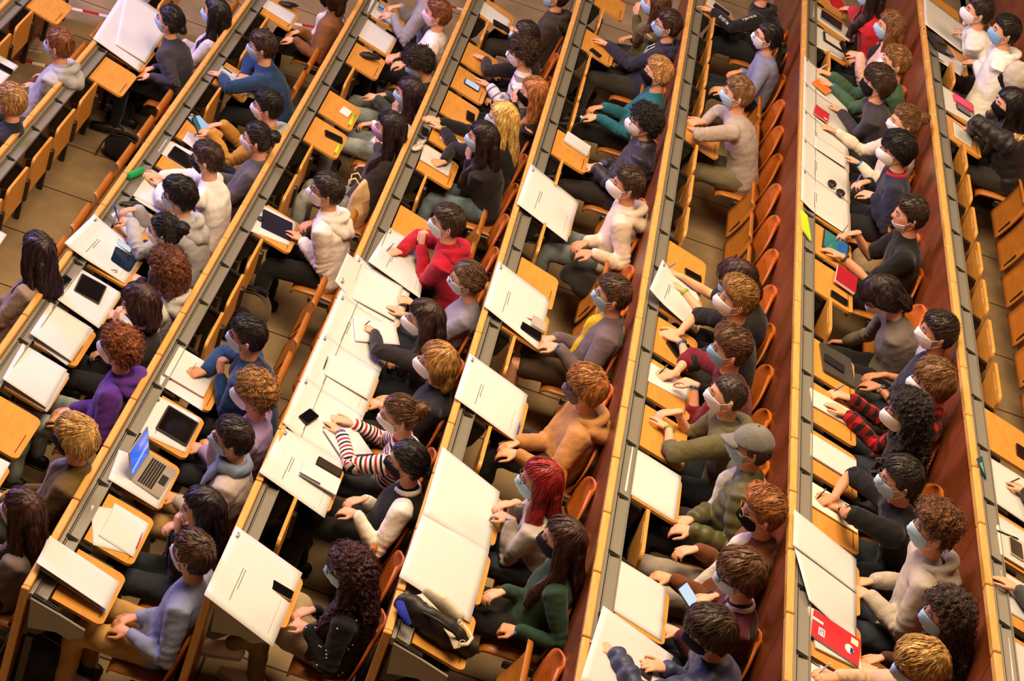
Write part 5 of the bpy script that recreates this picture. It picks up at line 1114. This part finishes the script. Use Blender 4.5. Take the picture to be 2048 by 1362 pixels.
device(6,[(1256,1313),(1307,1346),(1298,1364),(1249,1333)],'dark phone between the two hands on the poster',dz=.014,scr='#241d20')
# ------------------------------------------------ row 7
book(7,[(1656,-10),(1694,8),(1688,28),(1654,6)],'red notebook at the top edge before the red jacket',.008,'#c0202a')
sheet(7,[(1628,8),(1706,62),(1699,84),(1626,33)],'white sheet under the black spiral book at top right'); book(7,[(1644,21),(1686,49),(1679,62),(1639,34)],'black spiral book on the white sheet',.008,'#1d1a1a',dz=.008,spiral=True)
sheet(7,[(1628,47),(1692,88),(1686,121),(1627,90)],'white sheet under the slim tablet before the pink jacket'); device(7,[(1648,66),(1688,90),(1682,104),(1644,78)],'slim tablet in black sleeve before the pink jacket','tablet',.012,'#191719','#e6ddd2',dz=.008,cat='tablet',f=.08,k=.82)
N7={13:'under the hands of the green sweater',12:'under the orange folder edge',11:'under the red booklet',10:'under the stretched arm of the cream cardigan',9:'under the two black cases'}
for j in(13,12,11,10,9): poster(7,None,'poster on the long desk at right '+N7[j],world=[p+V(0,0,.001*(14-j)) for p in wq(7,j+.12,j+1.16,-.055)],bow=.002,curl=('left',.03))
book(7,[(1632,151),(1661,178),(1658,193),(1629,172)],'orange folder under the hands of the green sweater',.006,'#e07a34','folder',dz=.024,cat='folder',page='#e8a070')
o,c=book(7,[(1630,209),(1658,229),(1655,247),(1627,228)],'red booklet on the posters before the dark grey sweater',.006,'#c42a34','booklet',dz=.026,cat='booklet'); m_=c[2]*.7+c[0]*.3+TN*.0065; u=nrm(c[1]-c[0]);v=nrm(c[3]-c[0]); mesh('label',plate([m_,m_+u*.03,m_+u*.03+v*.02,m_+v*.02],.0006,.05),mat('paper','#e8d8d4'),c[0],o,False)
sheet(7,[(1630,270),(1694,312),(1692,336),(1628,294)],'blank sheet under the stretched arm of the cream cardigan',dz=.024)
for q,lb in(([(1655,360),(1670,357),(1674,372),(1659,378)],'upper of the two black glasses cases on the posters'),([(1672,376),(1688,374),(1690,392),(1676,398)],'lower of the two black glasses cases on the posters')):
    p=T(7,sum(a for a,b in q)/4,sum(b for a,b in q)/4,.038); o=mesh('glasses_case',ball(p,(.034,.048,.018),None,18,12),mat('leather','#191716'),p); tag(o,lb,'glasses case','black cases on the posters'); mesh('clasp',ball(p+V(.0,-.045,.004),.005,None,8,6),mat('metal','#807a70'),p,o)
c=[T(7,1602,420,.035),T(7,1614,432,.035),T(7,1622,482,.02),T(7,1604,458,.03)]; o=mesh('paper_pad',plate(c,.006,.04),mat('plastic','#b9d818'),c[0],None,False); tag(o,'lime green paper pad lying over the edge strip','pad'); mesh('pages',plate([x-TN*.006 for x in inset(c,.98)],.0058,.04),mat('paper','#e9e6c8'),c[0],o,False)
o,c=device(7,[(1646,457),(1697,491),(1694,527),(1645,494)],'tablet with green and blue screen being drawn on','tablet',.008,'#2a2a2c','#2fae9a',.55,dz=.005,cat='tablet',f=.05); u=c[1]-c[0];v=c[3]-c[0]; a=c[0]+TN*.0095; mesh('screen_image',plate([a+u*.62+v*.06,a+u*.94+v*.06,a+u*.94+v*.94,a+u*.55+v*.94],.0004,.02),mat('screen','#1c86c8',.6),c[0],o,False)
book(7,[(1679,538),(1717,562),(1702,588),(1662,558)],'thick red book on the board above the bending woman',.022,'#a0142a','book',dz=.02,cat='book'); device(7,[(1662,580),(1697,604),(1692,612),(1660,592)],'dark phone below the thick red book')
o,c=device(7,[(1643,691),(1704,722),(1704,778),(1641,738)],'closed dark grey laptop on the board of the bearded man','laptop',.014,'#3a3835','#45423e',dz=.004,k=.97,cat='laptop',f=.07); device(7,[(1650,708),(1689,734),(1686,747),(1646,721)],'dark phone lying on the closed laptop',dz=.020,scr='#232428')
book(7,[(1622,775),(1706,830),(1702,851),(1620,814)],'white notebook under the pen of the red plaid shirt',.008,'#cdccce'); 
book(7,[(1622,868),(1712,925),(1711,968),(1619,912)],'white spiral pad before the woman with black curls',.008,'#cdccce',spiral=True,cat='notepad')
book(7,[(1624,966),(1713,1022),(1712,1066),(1621,1012)],'white notepad with yellow back under clasped hands',.008,'#f0e6d4',cat='notepad',page='#e0c850')
sheet(7,[(1588,1018),(1713,1118),(1713,1186),(1586,1090)],'upper of two blank posters before the grey-beige hoodie',lift=(.05,.008,.004,.045),dz=.008,bow=.006); sheet(7,[(1586,1086),(1713,1182),(1713,1288),(1618,1200)],'lower of two blank posters before the grey-beige hoodie',lift=(.04,.002,.002,.03),bow=.004)
book(7,[(1622,1212),(1713,1270),(1713,1330),(1622,1300)],'thick white writing block under the red notebook',.010,'#cdccce',cat='notepad',dz=.004)
o,c=book(7,[(1624,1219),(1718,1280),(1718,1337),(1622,1272)],'red college notebook with white labels before the frizzy curls',.007,'#c8202e',dz=.016,spiral=True); u=c[1]-c[0];v=c[3]-c[0]; a=c[0]+TN*.0075
pl=lambda x0,x1,y0,y1,h=.0: plate([a+u*x0+v*y0+TN*h,a+u*x1+v*y0+TN*h,a+u*x1+v*y1+TN*h,a+u*x0+v*y1+TN*h],.0006,.04)
mesh('white_label',pl(.14,.27,.52,.80),mat('paper','#e8e4f0'),c[0],o,False); mesh('white_label',pl(.80,.95,.12,.34),mat('paper','#efe2c8'),c[0],o,False)
tube_=[a+u*(.78+.09*math.cos(t))+v*(.60+.16*math.sin(t)) for t in np.linspace(0,6.28,20,endpoint=False)]; n_=len(tube_); mesh('oval_label',(np.array(tube_+[x+TN*.0006 for x in tube_]),[tuple(range(n_-1,-1,-1)),tuple(range(n_,2*n_))]+[(i,(i+1)%n_,n_+(i+1)%n_,n_+i) for i in range(n_)]),mat('paper','#efe8e6'),c[0],o,False)
mesh('blue_mark',pl(.80,.86,.52,.72,.0007),mat('paper','#2c2a8c'),c[0],o,False); mesh('blue_figures',join(pl(.155,.185,.57,.60,.0007),pl(.175,.185,.57,.66,.0007),pl(.155,.185,.65,.68,.0007),pl(.155,.165,.65,.75,.0007),pl(.155,.185,.73,.76,.0007),pl(.20,.21,.57,.76,.0007),pl(.20,.25,.57,.60,.0007),pl(.235,.25,.57,.76,.0007)),mat('plain','#3a40a0'),c[0],o,False)
mesh('white_band',pl(.0,.22,.28,.38,.0002),mat('paper','#e8dcdc'),c[0],o,False)
sheet(7,[(1622,1318),(1712,1372),(1710,1410),(1622,1362)],'white sheet under the writing hand at the bottom edge')
# ------------------------------------------------ row 8
sheet(8,[(1846,-12),(1938,58),(1923,104),(1850,48)],'long white poster before the white sweater',lift=(.03,.004,.004,.03),dz=.012); o,c=device(8,[(1856,62),(1895,86),(1896,107),(1858,92)],'dark tablet case on the rail left of the white hoodie','tablet',.01,'#2a2624','#35302c',dz=.02,cat='tablet',f=.06); device(8,[(1867,70),(1887,79),(1886,88),(1868,82)],'phone lying on the dark tablet case',dz=.032,scr='#453e3a')
sheet(8,[(1870,92),(1934,131),(1921,152),(1871,116)],'white sheet under the arms of the white hoodie')
sheet(8,[(1878,166),(1948,212),(1943,247),(1883,214)],'white sheet under the pink case'); c=rect(8,[(1908,189),(1947,214),(1944,224),(1905,199)],.01); o=mesh('pencil_case',plate(c,.012,.2),mat('plastic','#e0356a'),c[0],None,False); tag(o,'bright pink flat case on a white sheet','pencil case'); mesh('zip',tube([c[0]+TN*.013,c[1]+TN*.013],.0022,seg=6),mat('plastic','#b02050'),c[0],o); device(8,[(1914,208),(1942,226),(1938,233),(1911,216)],'black phone beside the bright pink case',dz=.008)
sheet(8,[(1906,242),(1948,272),(1944,296),(1909,272)],'small white sheet under the hand of the black coat')
device(8,[(2033,888),(2056,903),(2055,924),(2031,908)],'black phone on the orange board at the right edge')
sheet(8,[(1974,911),(2066,968),(2060,1052),(1984,1001)],'white poster under the hand with the pen at right edge'); c=[T(8,1952,918,.06),T(8,1964,912,.07),T(8,1973,958,.01),T(8,1968,958,.0)]; o=mesh('leaflet',plate(c,.002,.02),mat('gloss','#24525c'),c[0],None,False); tag(o,'dark teal leaflet leaning on the rail at the right','leaflet'); mesh('printed_stripe',plate([x+TN*.0022 for x in inset(c,.5)],.0004,.02),mat('plain','#7fb0b4'),c[0],o,False)
sheet(8,[(1988,1026),(2085,1086),(2078,1152),(1998,1105)],'white sheet under the white tablet at right edge'); device(8,[(1994,1052),(2070,1098),(2066,1150),(1998,1108)],'white tablet with phone on it at the right edge','tablet',.008,'#e9e2d8','#cdccce',dz=.008,cat='tablet',f=.06); device(8,[(2020,1076),(2047,1092),(2042,1122),(2015,1104)],'phone in light case on the white tablet',body='#b8a890',dz=.018,scr='#37332f'); pen_at(8,(1992,1060),(2036,1078),'black stylus on the white tablet','#17161a',.02,'stylus')
sheet(8,[(2001,1140),(2085,1190),(2082,1262),(2015,1222)],'white sheet under the open hand at right edge',dz=.004); sheet(8,[(2017,1275),(2092,1322),(2092,1402),(2025,1362)],'lowest white sheet at the right edge')
# ------------------------------------------------ things held
def held(pid,side,off,label,dims=(.036,.075,.008),nrmv=None,glow=.9,scr='#cfe0f4',body='#1a1a1e',upv=None):
    P=[q for q in PEOPLE if pid in q['who']][0]; S_,E_,W_,d,nb,_,_2=P['arms'][side]; p=W_+d*.11+np.asarray(off,float)
    n=nrm(nrmv); u=nrm(np.asarray(upv,float)-n*(np.asarray(upv,float)@n)); w=np.cross(u,n); c=[p-w*dims[0]+u*dims[1],p+w*dims[0]+u*dims[1],p+w*dims[0]-u*dims[1],p-w*dims[0]-u*dims[1]]
    o=mesh('smartphone',plate(c,dims[2],.16,-n),mat('plastic',body),p,None,False); mesh('screen',plate([x+n*.0006 for x in inset(c,.92)],.0006,.12,n),mat('screen',scr,glow) if glow else mat('gloss',scr),p,o,False); tag(o,label,'phone'); return o
held('mustard sweater',1,(-.01,0,.035),'phone held up to film the tablet',nrmv=(.75,-.1,.65),upv=(-.6,.1,.75),scr='#5aa0a8',glow=.4)
held('grey printed hoodie',1,(-.01,0,.035),'blue phone held up by the grey printed hoodie',nrmv=(.8,.3,.5),upv=(-.5,.1,.85),scr='#2a4a9c',glow=.6,body='#1c3a8c')
held('burgundy sweater with a phone',-1,(-.03,-.0,.02),'phone with bright lit page held by the burgundy sweater',nrmv=(.35,-.55,.75),upv=(-.8,.3,.5),scr='#d6e6f6',glow=1.)
held('pink and black jacket',1,(-.02,0,.02),'dark phone held by the pink and black jacket',nrmv=(.6,-.3,.7),upv=(-.8,.2,.5),scr='#1c1a20',glow=0)
held('blond man in the teal sweater',1,(.01,-.02,-.02),'light blue lighter held by the teal sweater',dims=(.011,.04,.012),nrmv=(.2,-.6,.7),upv=(.8,0,-.3),scr='#3a9ac8',glow=0,body='#3a9ac8'); [o for o in bpy.data.objects if o.get('label','')=='light blue lighter held by the teal sweater'][0]['category']='lighter'
bpy.data.objects[[o.name for o in bpy.data.objects if o.get('category')=='lighter'][0]].name='lighter'
P=[q for q in PEOPLE if 'eating' in q['who']][0]; p=P['arms'][1][6]+V(.02,.01,.045); me,v=remesh(ball(p,(.035,.03,.04),None,14,10),.006,1); setco(me,v+normals(me)*(.008*wob(v,80,1))[:,None],p); o=link('paper_napkin',me,mat('paper','#f0e6e0'),p); tag(o,'crumpled white paper napkin held to the mouth','napkin')
# ------------------------------------------------ bags and coats on floor and seats
def lump(name,r,px,py,h,rad,label,col,kind,cat,seed,strap=True,yaw=0.,amp=.02):
    z=floor_z(r)+h; p=U(px,py,z); p=V(p[0],p[1],floor_z(r)+rad[2]*.97+ (h-rad[2] if h>.3 else 0)); c,s=math.cos(yaw),math.sin(yaw); ax=np.array([[c,s,0],[-s,c,0],[0,0,1]])
    me,v=remesh(ball(p,rad,ax,24,16),.012,1); v=v+normals(me)*(amp*wob(v,14,seed))[:,None]; setco(me,v,p); o=link(name,me,mat(kind,col),p); tag(o,label,cat)
    if strap:
        a=V(c,s,0)*rad[0]; mesh('strap',tube([p+a*.6+V(0,-.02,rad[2]*.9),p+a*.2+V(0,-.06,rad[2]*1.15),p-a*.6+V(0,-.05,rad[2]*1.05),p-a*1.05+V(0,-.06,rad[2]*.1),p-a*1.25+V(0,-.07,-rad[2]*.7)],[.016]*5,[.005]*5,lat=V(0,1,.2),seg=8),mat('cloth','#17151a'),p,o)
        mesh('zip',tube([p+a*.7+V(0,-rad[1]*.5,rad[2]*.75),p+V(0,-rad[1]*.55,rad[2]*.93),p-a*.7+V(0,-rad[1]*.5,rad[2]*.75)],.004,seg=6),mat('metal','#55504a'),p,o)
    return o,p
lump('backpack',1,245,297,.12,(.15,.11,.14),'black bag with strap on the floor right of the raised boards','#191619','cloth','bag',1)
lump('backpack',3,500,618,.14,(.16,.12,.17),'brown-grey bag on the floor behind the blue rain jacket','#6a5540','cloth','bag',2)
lump('backpack',3,470,650,.10,(.13,.11,.12),'black bag on the floor beside the brown-grey bag','#161417','cloth','bag',3)
lump('backpack',3,70,1330,.16,(.17,.15,.24),'black backpack on the floor at the lower left row end','#17151a','cloth','bag',4)
lump('handbag',1,325,228,.5,(.05,.10,.09),'dark red bag on an empty seat below the charcoal cardigan','#8a1e1c','leather','bag',5,False)
lump('coat',5,1168,560,.47,(.17,.21,.07),'black jacket lying on the empty seat below the ripped jeans','#1a1517','cloth','coat',6,False,amp=.03)
lump('coat',4,560,1225,.47,(.16,.2,.07),'beige coat bundled under the poster before the burgundy curls','#a08c6c','cloth','coat',7,False,amp=.03)
lump('coat',7,1745,530,.47,(.16,.22,.08),'beige scarf and dark coat on the seat beside the black T-shirt','#8a7558','cloth','coat',8,False,amp=.03)
lump('coat',7,1700,775,.55,(.14,.2,.06),'dark checked scarf with fringe in the lap beside the closed laptop','#3c3a3c','cloth','scarf',9,False,amp=.03)
# cream tote bag standing on an empty seat
z=RZ[3]+SEAT; p=U(718,425,z+.1); p=V(RX[3]+.68,p[1],z+.02); 
rng=[]; m,n_=9,13; Pq=[]
vs_=[];
prof_=[tube([p+V(0,0,0),p+V(0,0,.12),p+V(-.01,0,.26),p+V(-.02,0,.33)],[.13,.14,.13,.12],[.075,.08,.05,.025],lat=V(0.25,1,0),seg=20)]
me,v=remesh(prof_[0],.009,1); v=v+normals(me)*(.012*wob(v,16,3))[:,None]; setco(me,v,p); tote=link('tote_bag',me,mat('cloth','#d8b784'),p); tag(tote,'cream tote bag with printed lines standing on a seat behind the cream hoodie','bag')
for s in(1,-1): mesh('handle',tube([p+V(-.03,.05*s+.02,.30),p+V(-.09,.05*s+.02,.36),p+V(-.13,.05*s,.34),p+V(-.12,.04*s-.03,.28)],[.012]*4,[.003]*4,lat=V(0,1,0),seg=8),mat('cloth','#d8b784'),p,tote)
# ------------------------------------------------ lettering on clothes and bag, laid on the cloth
def surf_letters(obj,strokes,px,py,ux,uy,w,col,name,base_h=.0025,at=None,dr=None):
    """strokes: 2-D segments; (px,py) pixel of the origin, ux/uy world directions on the cloth; every stroke follows the cloth"""
    me=obj.data; off=np.array(wloc(obj)); bv=BVHTree.FromPolygons([Vector(q.co) for q in me.vertices],[tuple(f.vertices) for f in me.polygons])
    d=Vector(ray(px,py)) if at is None else Vector(dr); hit=bv.ray_cast(Vector((CC if at is None else at)-off),d)
    if hit[0] is None: return None
    o=np.array(hit[0]); n=nrm(np.array(hit[1])); n=n if n@np.array(d)<0 else -n; ux=nrm(ux-n*(ux@n)); uy=nrm(uy-n*(uy@n)-ux*(np.asarray(uy)@ux)); L=[]
    for (a,b) in strokes:
        k=max(2,int(math.hypot(b[0]-a[0],b[1]-a[1])/.012)+1); pts=[]
        for t in np.linspace(0,1,k+1):
            q=o+ux*(a[0]+(b[0]-a[0])*t)+uy*(a[1]+(b[1]-a[1])*t)+n*.05; h=bv.ray_cast(Vector(q),Vector(-n),.12)
            if h[0] is not None: pts.append(np.array(h[0])+np.array(h[1])*base_h*.2+off)
        if len(pts)>1: L.append(tube(pts,[w]*len(pts),[.0012]*len(pts),lat=np.cross(n,nrm(pts[-1]-pts[0])),seg=6))
    if not L: return None
    return mesh(name,join(*L),mat('plain',col),np.array(wloc(obj)),obj)
GL={'V':[((0,1),(.5,0)),((.5,0),(1,1))],'A':[((0,0),(.5,1)),((.5,1),(1,0)),((.2,.4),(.8,.4))],'N':[((0,0),(0,1)),((0,1),(1,0)),((1,0),(1,1))],'S':[((1,1),(0,1)),((0,1),(0,.5)),((0,.5),(1,.5)),((1,.5),(1,0)),((1,0),(0,0))],
 'D':[((0,0),(0,1)),((0,1),(.7,1)),((.7,1),(1,.7)),((1,.7),(1,.3)),((1,.3),(.7,0)),((.7,0),(0,0))],'I':[((.5,0),(.5,1))],'T':[((0,1),(1,1)),((.5,1),(.5,0))],'C':[((1,1),(0,1)),((0,1),(0,0)),((0,0),(1,0))],'G':[((1,1),(0,1)),((0,1),(0,0)),((0,0),(1,0)),((1,0),(1,.5)),((1,.5),(.55,.5))],'L':[((0,1),(0,0)),((0,0),(1,0))],'O':[((0,0),(0,1)),((0,1),(1,1)),((1,1),(1,0)),((1,0),(0,0))]}
def word(t,h,wd,gap,x0=0,y0=0):
    out=[]
    for ch in t:
        for a,b in GL.get(ch,[]): out.append(((x0+a[0]*wd,y0+a[1]*h),(x0+b[0]*wd,y0+b[1]*h)))
        x0+=wd+gap
    return out
def who(s): return [q for q in PEOPLE if s in q['who']][0]
q=who('grey printed hoodie'); surf_letters(q['topobj'],word('VANS',.07,.045,.012,-.06,-.02)+[((-.07+.13*math.cos(a),-.12+.05*math.sin(a)),(-.07+.13*math.cos(a+.3),-.12+.05*math.sin(a+.3))) for a in np.linspace(3.3,6.1,9)],416,478,V(0,1,.2),V(-.1,0,1),.0055,'#5a2216','printed_letters')
q=who('sweater with lettering'); surf_letters(q['topobj'],word('G',.055,.04,.012,.03,.05)+word('NCI',.055,.036,.012,-.06,-.03)+word('IS',.03,.02,.008,-.02,-.085),0,0,q['lb'],V(.2,0,1),.0045,'#d8ccc0','printed_letters',at=q['N']+q['fb']*.35-V(0,0,.13)+q['lb']*.045,dr=-q['fb'])
q=who('black printed hoodie'); S_,E_,W_=q['arms'][1][:3]
for a,b,t,px,py in((E_,S_,'TCNITSID'[::-1],1497,36),(E_,W_,'DISTIN',1452,44)):
    for f0 in(.2,):
        e=nrm(b-a); surf_letters(q['topobj'],word('DISTINCT' if t!='DISTIN' else 'DISTIN',.022,.013,.006,-.08,-.01),px,py,-e if t!='DISTIN' else -e,V(.3,.4,1),.0026,'#d9d4cc','printed_letters')
q=who('purple hoodie'); surf_letters(q['topobj'],word('TAL',.05,.03,.012,-.05,-.02),0,0,q['lb'],V(.2,0,1),.004,'#8a7fc8','printed_letters',at=q['N']+q['fb']*.35-V(0,0,.2)+q['lb']*.03,dr=-q['fb'])
for k in range(9): surf_letters(tote,[((-.055+x,-.012*k),(-.055+x+.014,-.012*k)) for x in np.arange(0,.10,.018)],735,402,V(0,1,0),V(0,0,1),.0032,'#8a6a40','printed_text')
# ---------------------------------------------------------------- light, camera
w=bpy.data.worlds.new('World'); SC.world=w; w.use_nodes=True; w.node_tree.nodes['Background'].inputs[0].default_value=(1,.72,.45,1); w.node_tree.nodes['Background'].inputs[1].default_value=.035
def area(name,loc,look,size,power,col,sy=None,spread=180):
    l=bpy.data.lights.new(name,'AREA'); l.energy=power; l.color=col; l.size=size
    if sy: l.shape='RECTANGLE'; l.size_y=sy
    l.spread=math.radians(spread)
    o=bpy.data.objects.new(name,l); COL.objects.link(o); o.location=loc
    o.rotation_euler=(Vector(look)-Vector(loc)).to_track_quat('-Z','Y').to_euler(); return o
WARM=(1,.74,.46)
area('ceiling_lamp',(.5,-5.6,7.6),(.4,-3.4,0),3.4,1120,WARM,5.)
area('ceiling_lamp',(-3.6,.5,7.2),(-1.4,-1,0),2.6,330,WARM)
area('ceiling_lamp',(5.6,-2.0,7.8),(3.2,-2,1),2.6,300,(1,.70,.42))
area('stage_light',(-8.8,.5,4.4),(1.2,-2.5,.5),3.0,1080,(.60,.48,1.),2.4)
cam=bpy.data.cameras.new('camera'); co=bpy.data.objects.new('camera',cam); COL.objects.link(co); SC.camera=co
cam.sensor_width=36; cam.lens=FPX/2048*36; cam.clip_start=.5; cam.clip_end=200
M=Matrix(CR.T.tolist()).to_4x4(); M.translation=Vector(CC); co.matrix_world=M
SC.view_settings.view_transform='Standard'; SC.view_settings.look='None'; SC.view_settings.gamma=1; SC.view_settings.use_curve_mapping=False
SC.view_settings.exposure=0.0
cy=SC.cycles; cy.max_bounces=6; cy.diffuse_bounces=3; cy.glossy_bounces=2; cy.transmission_bounces=3; cy.caustics_reflective=False; cy.caustics_refractive=False
cy.use_denoising=True; cy.sample_clamp_indirect=4.
